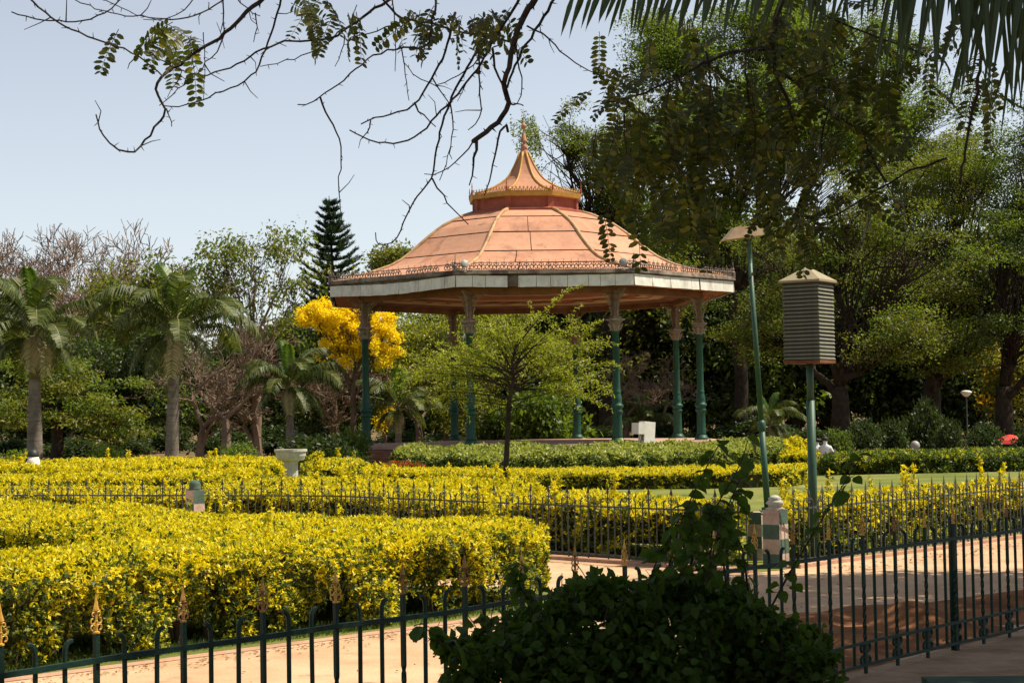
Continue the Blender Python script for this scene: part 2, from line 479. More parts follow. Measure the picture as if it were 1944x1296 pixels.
# ================================================================== THE SETTING
def sheet(name, pts, z, m, kind='structure'):
    b = MB()
    b.add([(p[0], p[1], z) for p in pts], [tuple(range(len(pts)))])
    o = b.build(name, m)
    a = o.data.polygons[0]
    if a.normal.z < 0: o.data.flip_normals()
    return tag(o, kind=kind)


sheet('ground', [(-1500, -200), (1500, -200), (1500, 2500), (-1500, 2500)], 0.0, M['ground'])

# near fence line, mid fence line (plan)
NF0, NF1 = Vector((-1.744, 6.80)), Vector((3.86, 13.5))
NFD = (NF1 - NF0).normalized()
NFN = Vector((-NFD.y, NFD.x))                       # away from the camera side
def nf(s, off=0.0): return NF0 + NFD * s + NFN * off


MF = [gp(u, y, 0.65).to_2d() for u, y in ((-260, 28.6), (0, 27.4), (400, 26.0), (640, 25.1), (1000, 22.0), (1428, 19.3))]
MR = [gp(u, y, 0.65).to_2d() for u, y in ((1506, 19.8), (1800, 22.3), (1944, 23.9), (2300, 28.5))]
path_pts = [nf(-9), nf(30), (26, 32), MR[3], MR[2], MR[1], MR[0], MF[5], MF[4], MF[3], MF[2], MF[1], MF[0], (-16, 29), (-16, 4)]
sheet('path', path_pts, 0.004, M['path'])
lawn_pts = [MF[0], MF[1], MF[2], MF[3], MF[4], MF[5], MR[0], MR[1], MR[2], MR[3], (26, 32), (30, 52), (14, 56), (5, 52), (-4, 52), (-12, 53), (-24, 54), (-18, 29)]
sheet('lawn', lawn_pts, 0.006, M['lawn'])
# concrete strip the near fence stands on
b = MB()
s0, s1 = -8.0, 26.0
prof = [(-0.82, -0.02), (-0.80, 0.055), (0.10, 0.055), (0.12, -0.02)]
ns = 26
for i in range(ns):
    a0, a1 = s0 + (s1 - s0) * i / ns, s0 + (s1 - s0) * (i + 1) / ns - 0.004
    vs = []
    jz = random.uniform(-0.0015, 0.0015)
    for a in (a0, a1):
        for off, z in prof:
            p = nf(a, off)
            vs.append((p.x, p.y, z + (jz if z > 0 else 0)))
    b.add(vs, [(0, 4, 5, 1), (1, 5, 6, 2), (2, 6, 7, 3), (0, 1, 2, 3), (7, 6, 5, 4)])
o = b.build('kerb', M['concrete'])
tag(o, kind='structure')


def mound(name, cx, cy, rx, ry, h, seed, rot=0.0):
    n = 44
    g = np.linspace(-1.3, 1.3, n)
    X, Y = np.meshgrid(g, g)
    rr = np.sqrt(X * X + Y * Y)
    nz = Noise3(seed, 0.5)
    Pn = np.stack([X, Y, X * 0], -1).reshape(-1, 3)
    Z = h * np.exp(-(rr ** 2) * 2.2) * (1 + 0.30 * nz(Pn * 2.0).reshape(n, n)) + 0.018 * h / 0.2 * Noise3(seed + 1, 2.4)(Pn).reshape(n, n) * np.exp(-rr * 1.2)
    Z = Z - 0.05 * np.clip(rr - 0.75, 0, 1)
    c, s_ = math.cos(rot), math.sin(rot)
    V = np.stack([cx + X * rx * c - Y * ry * s_, cy + X * rx * s_ + Y * ry * c, Z], -1).reshape(-1, 3)
    idx = np.arange(n * n).reshape(n, n)
    F = np.stack([idx[:-1, :-1], idx[:-1, 1:], idx[1:, 1:], idx[1:, :-1]], -1).reshape(-1, 4)
    o = link(name, npmesh(name, V, F, M['soil'], smooth=True))
    return tag(o, kind='structure')


mound('soil_mound', 2.75, 14.0, 1.1, 1.1, 0.22, 3, 0.3)
mound('soil_mound', 4.7, 15.6, 1.8, 1.0, 0.15, 8, 0.5)
mound('soil_mound', 1.7, 12.6, 1.1, 1.0, 0.10, 12, 0.8)


# ================================================================== HEDGES
def inpoly(P, poly):
    x, y = P[:, 0], P[:, 1]
    c = np.zeros(len(P), bool)
    n = len(poly)
    for i in range(n):
        x1, y1 = poly[i][0], poly[i][1]
        x2, y2 = poly[(i + 1) % n][0], poly[(i + 1) % n][1]
        k = ((y1 > y) != (y2 > y)) & (x < (x2 - x1) * (y - y1) / (y2 - y1 + 1e-12) + x1)
        c ^= k
    return c


def edge_dist(P, poly):
    d = np.full(len(P), 1e9)
    n = len(poly)
    for i in range(n):
        a = np.array(poly[i][:2]); e = np.array(poly[(i + 1) % n][:2]) - a
        t = np.clip(((P[:, :2] - a) @ e) / (e @ e + 1e-12), 0, 1)
        q = a + t[:, None] * e
        d = np.minimum(d, np.linalg.norm(P[:, :2] - q, axis=1))
    return d


def hedge(name, label, cat, poly, h, tufts_top, tufts_side, leaf, seed, mats=('gold1', 'gold2', 'gold3'), base=0.0, side_edges=None,
          yellow_top=0.80, shoots=0, group=None, lump=0.035, stems=None, slope=0.0, flat=False, core_in=0.16, tuft_n=6, flowers=None, core_lo=None):
    g = np.random.default_rng(seed)
    poly = [np.array(p[:2], float) for p in poly]
    area = 0.5 * sum(poly[i][0] * poly[(i + 1) % len(poly)][1] - poly[(i + 1) % len(poly)][0] * poly[i][1] for i in range(len(poly)))
    if area < 0: poly = poly[::-1]; area = -area
    lo, hi = np.min(poly, axis=0), np.max(poly, axis=0)
    org = np.array([(lo[0] + hi[0]) / 2, (lo[1] + hi[1]) / 2, 0])
    t = thing(name, label, cat, tuple(org), 0, group)
    nz1, nz2, nz3 = Noise3(seed, 0.55), Noise3(seed + 50, 1.9), Noise3(seed + 90, 3.2)
    cyy, hyy = (lo[1] + hi[1]) / 2, max(0.1, (hi[1] - lo[1]) / 2)
    def top_z(P2):
        P3 = np.c_[P2[:, :2], np.zeros(len(P2))]
        z = h + lump * nz1(P3) + lump * 0.5 * nz2(P3)
        z = z + slope * (P2[:, 1] - cyy) / hyy
        d = edge_dist(P2, poly)
        return z - (0.0 if flat else 0.12) * np.exp(-d / 0.10)
    # tuft positions: top, then sides
    n = int(area * tufts_top)
    C = np.empty((0, 2))
    while len(C) < n:
        q = g.uniform(lo, hi, size=(n * 2 + 10, 2))
        C = np.vstack([C, q[inpoly(q, poly)]])
    C = C[:n]
    zt = top_z(C)
    dep = g.exponential(0.035, n)
    PT = np.c_[C, zt - dep]
    NT = unit(np.c_[g.normal(0, 0.35, (n, 2)), np.ones(n)])
    pos, nor, depth, istop = [PT], [NT], [dep], [np.ones(n)]
    for i in range(len(poly)):
        if side_edges is not None and i not in side_edges: continue
        a, e = poly[i], poly[(i + 1) % len(poly)] - poly[i]
        ln = np.linalg.norm(e)
        k = int(ln * max(0.05, h - base) * tufts_side)
        if k < 1: continue
        on = np.array([e[1], -e[0]]) / ln
        s = g.random(k)
        q = a + s[:, None] * e
        zz = base + (top_z(q) - base + 0.04) * (1 - g.random(k) ** 1.35 if base > 0.05 else g.random(k))
        dp = g.exponential(0.06, k)
        P3 = np.c_[q, zz]
        bulge = 0.07 * nz1(P3 * 1.4) + 0.06 * nz2(P3)
        bulge = bulge - 0.10 * np.clip((zz - h + 0.12) / 0.12, 0, 1) ** 2
        keep = (nz3(P3) > -0.75) | (dp > 0.06)
        if core_lo: keep &= (nz2(P3) * 0.35 + (zz - base) / (h * 0.55) + 0.25 * g.random(k)) > 0.20
        q = q + on * (bulge - dp)[:, None]
        P3 = np.c_[q, zz][keep]
        nn = unit(np.c_[np.tile(on, (k, 1)) + g.normal(0, 0.35, (k, 2)), g.normal(0.35, 0.35, k)])[keep]
        pos.append(P3); nor.append(nn); depth.append(dp[keep]); istop.append(np.zeros(len(P3)))
    if shoots:
        q = np.empty((0, 2))
        while len(q) < shoots:
            w = g.uniform(lo, hi, size=(shoots * 3 + 10, 2)); q = np.vstack([q, w[inpoly(w, poly)]])
        q = q[:shoots]
        zz = top_z(q)
        for k in range(shoots):
            hh = g.uniform(0.08, 0.30)
            m = int(hh / 0.018)
            ss = np.linspace(0, 1, m)
            lean = g.normal(0, 0.12, 2)
            pos.append(np.c_[q[k] + ss[:, None] * lean * hh + g.normal(0, 0.012, (m, 2)), zz[k] + ss * hh])
            nor.append(unit(np.c_[g.normal(0, 0.8, (m, 2)), np.ones(m)]))
            depth.append(np.zeros(m)); istop.append(np.ones(m))
    C = np.vstack(pos); N = np.vstack(nor); D = np.concatenate(depth); T = np.concatenate(istop)
    m = tuft_n
    k = len(C)
    Cn = np.repeat(C, m, 0); Nn = np.repeat(N, m, 0)
    ax = unit(Nn * g.uniform(0.25, 1.1, (k * m, 1)) + rand_unit(k * m, g) * 0.9)
    nm = unit(Nn * 0.9 + np.array([0, 0, 0.5]) + rand_unit(k * m, g) * 0.75)
    Pl = Cn + rand_unit(k * m, g) * leaf * 0.30 - org
    L = leaf * g.uniform(0.65, 1.25, k * m)
    # golden young growth, green older leaves; the greener sides also paint shade between rows
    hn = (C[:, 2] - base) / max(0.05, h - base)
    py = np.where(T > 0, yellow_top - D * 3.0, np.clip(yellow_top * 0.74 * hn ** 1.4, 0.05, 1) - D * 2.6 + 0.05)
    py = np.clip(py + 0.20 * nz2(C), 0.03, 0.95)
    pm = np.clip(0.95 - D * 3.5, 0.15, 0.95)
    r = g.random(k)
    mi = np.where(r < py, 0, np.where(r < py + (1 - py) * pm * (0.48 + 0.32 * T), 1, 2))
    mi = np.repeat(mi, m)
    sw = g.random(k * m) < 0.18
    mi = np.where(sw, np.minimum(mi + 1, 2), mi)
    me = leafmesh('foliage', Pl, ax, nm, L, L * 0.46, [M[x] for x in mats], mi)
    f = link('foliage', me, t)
    f['kind'] = 'stuff'
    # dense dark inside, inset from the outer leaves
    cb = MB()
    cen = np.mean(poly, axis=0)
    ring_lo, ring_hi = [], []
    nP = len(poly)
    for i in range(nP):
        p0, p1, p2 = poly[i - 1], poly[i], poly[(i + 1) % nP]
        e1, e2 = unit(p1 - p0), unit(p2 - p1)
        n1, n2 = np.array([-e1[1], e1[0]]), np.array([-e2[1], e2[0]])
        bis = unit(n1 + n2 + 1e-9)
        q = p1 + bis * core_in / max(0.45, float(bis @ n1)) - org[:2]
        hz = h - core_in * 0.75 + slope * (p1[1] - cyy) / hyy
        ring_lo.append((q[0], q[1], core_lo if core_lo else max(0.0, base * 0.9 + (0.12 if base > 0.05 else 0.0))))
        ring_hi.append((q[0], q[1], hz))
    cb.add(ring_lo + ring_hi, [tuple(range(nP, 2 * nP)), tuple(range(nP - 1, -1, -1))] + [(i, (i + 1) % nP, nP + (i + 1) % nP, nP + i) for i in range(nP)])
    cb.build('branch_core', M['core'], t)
    if stems:
        for (x, y) in stems:
            sb = MB()
            for q in range(random.choice((2, 3, 3))):
                dx, dy = random.gauss(0, 0.07), random.gauss(0, 0.07)
                sb.tube([(dx * .2, dy * .2, -0.02), (dx * .5 + random.gauss(0, .012), dy * .5, 0.17), (dx * 1.1, dy * 1.1, 0.34), (dx * 1.9 + random.gauss(0, .03), dy * 1.9, h - 0.12)],
                        [0.020, 0.016, 0.012, 0.007], 5)
            sb.build('stem', M['bark'], t, (x - org[0], y - org[1], 0))
    if flowers:
        q = g.uniform(lo, hi, size=(4000, 2)); q = q[inpoly(q, poly)]
        c0 = np.array(flowers[:2]); q = q[np.linalg.norm(q - c0, axis=1) < flowers[2]][:260]
        if len(q):
            Pf = np.c_[q, top_z(q) + 0.02] - org
            link('flower', leafmesh('flower', Pf, rand_unit(len(q), g), rand_unit(len(q), g), 0.10, 0.08, M['red_flower']), t)['kind'] = 'stuff'
    return t


def off_line(pts, d):
    """shift a plan polyline sideways (left of travel = +)"""
    out = []
    for i, p in enumerate(pts):
        a = Vector(pts[max(0, i - 1)]); c = Vector(pts[min(len(pts) - 1, i + 1)])
        t = (c - a).normalized()
        out.append(Vector(p) + Vector((-t.y, t.x)) * d)
    return out


hA = [(-6.2, 10.0), (-3.65, 12.45), (-2.3, 13.85), (-1.35, 14.7), (0.0, 16.15), (0.28, 16.75), (0.24, 17.45), (-0.25, 17.95),
      (-1.7, 18.75), (-3.35, 19.9), (-6.9, 24.2), (-9.6, 27.2), (-8.2, 22.4), (-5.5, 18.9), (-3.0, 15.75), (-4.3, 14.5), (-7.6, 11.4)]
st = []
for i in range(30):
    s = (i + random.uniform(0.2, 0.8)) / 30
    if s < 0.35: p = Vector(hA[0]).lerp(Vector(hA[1]), s / 0.35)
    else:
        q = (s - 0.35) / 0.65 * 3
        p = Vector(hA[1 + int(q)]).lerp(Vector(hA[2 + int(q)]), q % 1)
    d = random.uniform(0.22, 0.55)
    st.append((p.x - d * 0.7, p.y + d * 0.7))
sheet('hedge_bed', [(-6.3, 9.9), (-3.6, 12.25), (-1.3, 14.5), (0.05, 15.95), (0.45, 16.7), (0.4, 17.6), (-0.2, 18.15), (-1.7, 18.95), (-3.3, 20.1), (-6.9, 24.4), (-9.7, 27.5), (-11.5, 15)], 0.009, M['lawn'])
hedge('golden_hedge', 'big near golden hedge beside the tan path, bare stems showing underneath', 'hedge', hA, 0.74, 620, 1750, 0.042, 11,
      base=0.05, shoots=50, lump=0.03, stems=st, core_in=0.30, core_lo=0.30)
GH = 'golden hedge rows in the garden beds'


def uz(*pairs): return [gp(u, y, 0.4).to_2d() for u, y in pairs]


el = [(-6.3, 9.9), (-3.6, 12.25), (-1.3, 14.5), (0.05, 15.95), (0.45, 16.7), (0.4, 17.6)]
sheet('path_edging', [tuple(q) for q in off_line([Vector(q) for q in el], -0.16)] + el[::-1], 0.008, M['edge'])
f3 = off_line(MF, 0.45)[:-1] + [gp(1300, 20.9).to_2d(), gp(1398, 20.2).to_2d()]
b3 = off_line(MF, 2.3)[:-1] + [gp(1385, 22.0).to_2d()]
hedge('golden_hedge', 'golden hedge lining the thin railing left of the checkered posts', 'hedge',
      f3 + b3[::-1], 0.67, 400, 640, 0.056, 21, base=0.06, shoots=36, group=GH)
fr = off_line(MR, 0.45)
hedge('golden_hedge', 'golden hedge behind the right railing in front of the lawn', 'hedge',
      [gp(1512, 20.8).to_2d()] + fr[1:] + [gp(2300, 32.0).to_2d(), gp(1944, 26.6).to_2d(), gp(1800, 24.6).to_2d(), gp(1560, 23.4).to_2d(), gp(1480, 23.2).to_2d(), gp(1490, 22.0).to_2d()], 0.66, 420, 640, 0.054, 23, base=0.06, shoots=36, group=GH)
hedge('golden_hedge', 'golden hedge row nearest behind the thin railing, feathery shoots at its top', 'hedge',
      uz((400, 30.4), (700, 29.8), (1010, 28.4)) + uz((1030, 30.0), (700, 32.6), (400, 32.9)), 0.64, 300, 420, 0.062, 25, shoots=46, yellow_top=0.86, group=GH)
hedge('golden_hedge', 'middle golden hedge row left of the stone bird bath', 'hedge',
      uz((-260, 34.6), (200, 34.8), (520, 35.2)) + uz((530, 38.0), (200, 38.0), (-260, 37.8)), 0.66, 240, 360, 0.070, 27, shoots=26, yellow_top=0.86, group=GH)
hedge('golden_hedge', 'farthest golden hedge row in front of the palm trunks', 'hedge',
      uz((-260, 41.5), (200, 42.0), (535, 42.8)) + uz((530, 49.0), (200, 50.0), (-260, 50.0)), 0.68, 170, 320, 0.082, 29, shoots=26, yellow_top=0.86, group=GH)
hedge('golden_hedge', 'short golden hedge block just right of the stone bird bath', 'hedge',
      uz((585, 39.5), (650, 39.3), (696, 41.0)) + uz((690, 44.5), (580, 45.0)), 0.70, 240, 420, 0.070, 31, shoots=8, yellow_top=0.6, group=GH)
hedge('clipped_hedge', 'low flat clipped hedge, yellow on top and green in front, before the bandstand', 'hedge',
      uz((696, 45.8), (850, 42.6), (1000, 41.2), (1200, 40.5), (1400, 40.2), (1500, 40.6), (1535, 41.8)) + uz((1530, 45.0), (1400, 44.0), (1200, 44.0), (1000, 44.8), (850, 46.2), (700, 49.0)),
      0.37, 320, 760, 0.055, 33, yellow_top=0.85, flat=True, lump=0.015, core_in=0.10)
hedge('variegated_hedge', 'pale green variegated hedge banked against the bandstand platform', 'hedge',
      uz((750, 54.0), (850, 51.3), (1000, 50.0), (1200, 49.7), (1400, 51.0), (1495, 54.0)) + uz((1480, 60.0), (1350, 57.0), (1180, 55.9), (1000, 55.8), (850, 56.6), (775, 58.0)),
      0.70, 110, 260, 0.115, 35, mats=('vari1', 'vari1', 'vari2'), slope=0.13, lump=0.07, yellow_top=0.62)
hedge('golden_hedge', 'tall golden hedge tuft right of the pale variegated hedge', 'hedge',
      uz((1488, 47.5), (1538, 47.5)) + uz((1538, 53.0), (1495, 53.0)), 0.62, 150, 260, 0.09, 37, shoots=26, group=GH)
hedge('boundary_hedge', 'clipped green hedge along the far side of the lawn, under the right trees', 'hedge',
      uz((1560, 47.0), (1750, 47.2), (2150, 48.0)) + uz((2150, 51.0), (1750, 50.6), (1570, 50.2)), 0.50, 110, 330, 0.10, 39, yellow_top=0.40, mats=('gold2', 'mid_green', 'gold3'))
hedge('flower_bed', 'low bed of red flowers by the bandstand steps', 'flower bed',
      uz((728, 50.5), (800, 50.0)) + uz((800, 52.0), (735, 52.5)), 0.42, 120, 200, 0.09, 41, mats=('red_flower', 'mid_green', 'gold3'), yellow_top=0.6, core_in=0.1)


# ================================================================== FENCES
def scroll(mb, c, r, a0, a1, rad, n=7, m=0, ax=(1, 0, 0)):
    """a C-shaped iron scroll in the plane of the fence (x, z)"""
    pts = []
    for i in range(n):
        t = a0 + (a1 - a0) * i / (n - 1)
        k = r * (1 - 0.35 * i / (n - 1))
        pts.append((c[0] + math.cos(t) * k, c[1], c[2] + math.sin(t) * k))
    mb.tube(pts, rad, 5, m)


def spear_mesh(k, mat):
    """arrow point over two pairs of scrolls; z from 0 (bar end) up"""
    b = MB()
    b.lathe([(0.011 * k, 0), (0.017 * k, 0.003 * k), (0.017 * k, 0.010 * k), (0.008 * k, 0.014 * k), (0.006 * k, 0.05 * k), (0.009 * k, 0.057 * k), (0.006 * k, 0.063 * k), (0.006 * k, 0.092 * k), (0.012 * k, 0.098 * k)], 7)
    b.add([(-0.022 * k, 0, 0.106 * k), (0, -0.010 * k, 0.106 * k), (0.022 * k, 0, 0.106 * k), (0, 0.010 * k, 0.106 * k), (0, 0, 0.185 * k), (0, 0, 0.090 * k),
           (-0.010 * k, 0, 0.138 * k), (0, -0.006 * k, 0.138 * k), (0.010 * k, 0, 0.138 * k), (0, 0.006 * k, 0.138 * k)],
          [(0, 1, 7, 6), (1, 2, 8, 7), (2, 3, 9, 8), (3, 0, 6, 9), (6, 7, 4), (7, 8, 4), (8, 9, 4), (9, 6, 4), (1, 0, 5), (2, 1, 5), (3, 2, 5), (0, 3, 5)])
    for s in (-1, 1):
        scroll(b, (s * 0.022 * k, 0, 0.028 * k), 0.017 * k, PI / 2 + s * PI / 2, PI / 2 - s * 1.0 * PI, 0.0042 * k)
        scroll(b, (s * 0.022 * k, 0, 0.060 * k), 0.017 * k, -PI / 2 - s * PI / 2, -PI / 2 + s * 1.0 * PI, 0.0042 * k)
        scroll(b, (s * 0.017 * k, 0, 0.088 * k), 0.012 * k, PI / 2 + s * PI / 2, PI / 2 - s * 1.0 * PI, 0.0036 * k)
    return b.mesh('spear_head', mat)


def hook_mesh(rad, zlo, zhi, lean, mat, n=6):
    b = MB()
    pts = [(0, 0, zlo), (0, 0, zhi - 0.05)]
    for i in range(1, 6):
        t = i / 5 * R(105)
        pts.append((lean * 0.028 * (1 - math.cos(t)), 0, zhi - 0.05 + 0.045 * math.sin(t)))
    b.tube(pts, [rad] * 2 + [rad * 1.02] * 3 + [rad, rad * 0.85], n)
    return b.mesh('bar', mat, smooth=False)


# ---- near fence: local x runs along the fence, z up
fa = math.atan2(NFD.y, NFD.x)
nfen = thing('iron_fence', 'dark green iron fence with gold spear heads close to the camera', 'fence', (NF0.x, NF0.y, 0), fa)
RAIL, SPC = 0.83, 0.143
sp_gold = spear_mesh(0.86, M['gold'])
sp_dark = spear_mesh(0.86, M['dark_gold'])
hl = hook_mesh(0.0105, 0.115, RAIL + 0.095, -1, M['green_iron'])
hr = hook_mesh(0.0105, 0.115, RAIL + 0.095, 1, M['green_iron'])
b = MB()
nz_ = 26
vs, fs = [], []
for i in range(nz_ + 1):
    z = 0.0 + (RAIL + 0.105) * i / nz_
    tw = 0.0
    if 0.24 < z < 0.62: tw = (z - 0.24) / 0.38 * 3 * PI
    elif z >= 0.62: tw = 3 * PI
    for j in range(4):
        g = PI / 4 + j * PI / 2 + tw
        vs.append((math.cos(g) * 0.0135, math.sin(g) * 0.0135, z))
for i in range(nz_):
    for j in range(4):
        fs.append((i * 4 + j, i * 4 + (j + 1) % 4, (i + 1) * 4 + (j + 1) % 4, (i + 1) * 4 + j))
b.add(vs, fs)
spear_bar = b.mesh('bar', M['green_iron'])
b = MB()
for s in (-1, 1):
    scroll(b, (s * 0.034, 0, 0.215), 0.030, PI / 2, PI / 2 - s * 1.25 * PI, 0.0105, 8)
    scroll(b, (s * 0.034, 0, 0.140), 0.030, -PI / 2, -PI / 2 + s * 1.25 * PI, 0.0105, 8)
    b.box((s * 0.017, 0, 0.243), (0.034, 0.016, 0.014))
b.box((0, 0, 0.18), (0.036, 0.018, 0.115))
orn = b.mesh('scroll', M['green_iron'])
SP0 = -0.24                                            # where the first spear in view stands
for k in range(-7, 92):
    x = SP0 + SPC * k
    ph = k % 3
    if ph == 0:
        o = link('bar', spear_bar, nfen, (x, 0, 0), (0, 0, random.uniform(-.08, .08)))
        link('spear_head', sp_gold if random.random() < 0.45 or k < 3 else sp_dark, o, (0, 0, RAIL + 0.102), (0, 0, random.uniform(-.25, .25)))
        link('scroll', orn, o)
    elif ph == 1: link('bar', hl, nfen, (x, 0, random.uniform(-.006, .006)), (0, random.uniform(-.012, .012), 0))
    else: link('bar', hr, nfen, (x, 0, random.uniform(-.006, .006)), (0, random.uniform(-.012, .012), 0))
for z, w, th in ((RAIL, 0.020, 0.022), (0.250, 0.016, 0.018), (0.108, 0.016, 0.020)):
    b = MB()
    n = 40
    for i in range(n):
        xa, xb = -1.6 + 15.2 * i / n, -1.6 + 15.2 * (i + 1) / n
        za, zb = z + 0.004 * math.sin(xa * 2.1) + 0.003 * math.sin(xa * 5.3), z + 0.004 * math.sin(xb * 2.1) + 0.003 * math.sin(xb * 5.3)
        vs = [(xa, -w / 2 - .012, za - th / 2), (xa, w / 2 - .012, za - th / 2), (xa, w / 2 - .012, za + th / 2), (xa, -w / 2 - .012, za + th / 2)]
        vs += [(xb, q[1], zb + q[2] - za) for q in vs]
        b.add(vs, [(0, 4, 5, 1), (1, 5, 6, 2), (2, 6, 7, 3), (3, 7, 4, 0)])
    b.build('rail', M['green_iron'], nfen)
pp = at(1824, 1100, 12.55)
b = MB()
b.lathe([(0.030, -0.02), (0.030, 0.955), (0.026, 0.975), (0.012, 0.985)], 14)
b.build('post', M['green_iron'], nfen, ((pp.to_2d() - NF0).dot(NFD), 0.028, 0), smooth=True)

# ---- thin railings along the far side of the path
sp_mid = spear_mesh(1.15, M['mid_iron'])
hm = {s: hook_mesh(0.0085, 0.06, 0.65 + 0.10, s, M['mid_iron'], 5) for s in (-1, 1)}
b = MB()
b.tube([(0, 0, 0.0), (0, 0, 0.70)], 0.010, 5)
mid_bar = b.mesh('bar', M['mid_iron'])


def railing(label, pts, spc):
    t = thing('iron_railing', label, 'railing', (pts[0].x, pts[0].y, 0), 0, None)
    o0 = pts[0]
    acc, k = 0.0, 0
    for i in range(len(pts) - 1):
        a, c = pts[i], pts[i + 1]
        d = (c - a); ln = d.length; d.normalize()
        ang = math.atan2(d.y, d.x)
        for z, th in ((0.65, 0.020), (0.085, 0.026)):
            b = MB()
            b.box((ln / 2, 0.011, z), (ln, 0.014, th))
            b.build('rail', M['mid_iron'], t, (a.x - o0.x, a.y - o0.y, 0), (0, 0, ang))
        while acc < ln:
            p = a + d * acc - o0
            ph = k % 3
            r_ = (random.uniform(-.012, .012), random.uniform(-.012, .012), ang)
            if ph == 0:
                q = link('bar', mid_bar, t, (p.x, p.y, 0), r_)
                link('spear_head', sp_mid, q, (0, 0, 0.70))
            else: link('bar', hm[-1 if ph == 1 else 1], t, (p.x, p.y, 0), r_)
            acc += spc; k += 1
        acc -= ln
    # low kerb below the bars
    for i in range(len(pts) - 1):
        d = pts[i + 1] - pts[i]
        b = MB(); b.box((d.length / 2, 0, 0.02), (d.length, 0.16, 0.05))
        b.build('kerbstone', M['edge'], t, (pts[i].x - o0.x, pts[i].y - o0.y, 0), (0, 0, math.atan2(d.y, d.x)))
    return t


railing('long thin iron railing left of the checkered posts, backed by golden hedge', MF, 0.112)
railing('thin grey iron railing running right from the checkered posts', MR, 0.100)


# ---- checkered posts
def post(label, loc, rz, w, h, rows, cap, first=0):
    t = thing('checkered_post', label, 'post', loc, rz, 'checkered green and white posts')
    rh = h / rows
    tp = 0.94
    for i in range(rows):
        f0, f1 = 1 - (1 - tp) * i / rows, 1 - (1 - tp) * (i + 1) / rows
        z0, z1 = rh * i, rh * (i + 1)
        a, c = w / 2 * f0, w / 2 * f1
        vs = [(-a, -a, z0), (a, -a, z0), (a, a, z0), (-a, a, z0), (-c, -c, z1), (c, -c, z1), (c, c, z1), (-c, c, z1)]
        b = MB()
        b.V = vs
        b.F = [(0, 1, 5, 4), (1, 2, 6, 5), (2, 3, 7, 6), (3, 0, 4, 7)] + ([(4, 5, 6, 7)] if i == rows - 1 else [])
        e = (i + first) % 2
        b.M = [e, 1 - e, e, 1 - e] + ([0] if i == rows - 1 else [])
        b.build('painted_block', [M['post_pink'], M['post_green']], t)
    b = MB()
    k = w / 0.28
    if cap == 'ball':
        b.lathe([(0.11 * k, 0), (0.12 * k, 0.012), (0.12 * k, 0.03), (0.105 * k, 0.045), (0.115 * k, 0.075), (0.10 * k, 0.11), (0.06 * k, 0.135), (0.0, 0.142)], 18, (0, 0, h))
    elif cap == 'urn':
        b.lathe([(0.125 * k, 0), (0.14 * k, 0.012), (0.09 * k, 0.03), (0.10 * k, 0.05), (0.135 * k, 0.07), (0.10 * k, 0.10), (0.085 * k, 0.11), (0.10 * k, 0.125), (0.04 * k, 0.155), (0.0, 0.16)], 18, (0, 0, h))
    if b.V: b.build('cap', M['post_green'] if cap == 'ball' else M['stone'], t, smooth=True)
    return t


p = gp(1474, 19.9); post('nearer checkered post with round urn cap, stained red at its foot', (p.x, p.y, 0), R(-36), 0.215, 0.645, 4, 'urn', 1)
p = gp(1441, 21.0); post('shorter flat-topped checkered post just left of the nearer one', (p.x, p.y, 0), R(-36), 0.19, 0.56, 4, None, 0)
p = gp(371, 25.3); post('lone checkered post with green ball cap among the yellow hedges at left', (p.x, p.y, 0), R(-42), 0.20, 0.76, 4, 'ball', 1)


# ================================================================== BANDSTAND
BX, BY, RC, TH0 = 0.545, 63.45, 6.2, R(207.0)
PZ, EZ, RE = 0.75, 5.79, 7.41
ANG = [TH0 + k * PI / 4 for k in range(8)]
bs = thing('bandstand', 'octagonal bandstand with salmon domed roof and green cast iron columns', 'bandstand', (BX, BY, 0))


def cor(r, a, z): return Vector((r * math.cos(a), r * math.sin(a), z))


def octa(b, r0, z0, r1, z1, m=0, cap=False):
    vs = [cor(r0, a, z0) for a in ANG] + [cor(r1, a, z1) for a in ANG]
    fs = [(i, (i + 1) % 8, 8 + (i + 1) % 8, 8 + i) for i in range(8)]
    if cap: fs.append(tuple(range(8, 16)))
    b.add(vs, fs, m)


b = MB()
octa(b, 7.0, 0.0, 7.0, PZ - 0.10)
octa(b, 7.0, PZ - 0.10, 7.12, PZ - 0.09)
octa(b, 7.12, PZ - 0.09, 7.12, PZ, cap=True)
b.build('platform', M['platform'], bs)
# steps on the left front
sa = TH0 + R(21.0)
for i in range(4):
    b = MB()
    zz = PZ - 0.17 * (i + 1) + 0.02
    b.box((0.36 * i + 0.18, 0, zz / 2), (0.37, 2.6, zz))
    c = cor(6.60, sa, 0)
    b.build('step', M['step'], bs, c, (0, 0, sa))

# column: built once, then copied
colm = MB()
colm.lathe([(0.235, 0.0), (0.235, 0.10), (0.20, 0.115), (0.195, 0.16), (0.175, 0.18)], 20)
colm.lathe([(0.165, 0.175), (0.155, 0.25), (0.150, 0.95), (0.160, 0.98)], 24, flute=0.10)
colm.lathe([(0.155, 0.975), (0.185, 1.01), (0.185, 1.05), (0.15, 1.08), (0.165, 1.13), (0.205, 1.17), (0.215, 1.21), (0.19, 1.25), (0.15, 1.30), (0.165, 1.37), (0.155, 1.47), (0.13, 1.58),
            (0.125, 1.62), (0.14, 1.65), (0.125, 1.68), (0.118, 1.75), (0.108, 3.55), (0.125, 3.57), (0.125, 3.60), (0.108, 3.63)], 20)
col_o = colm.build('column', M['column'], bs, cor(RC, ANG[0], PZ), (0, 0, ANG[0]), smooth=False)
for pl in col_o.data.polygons: pl.use_smooth = True
b = MB()
b.box((0, 0, 0.0), (0.52, 0.52, 0.05))
link('pedestal', b.mesh('pedestal', M['platform']), col_o, (0, 0, 0.0))
b = MB()
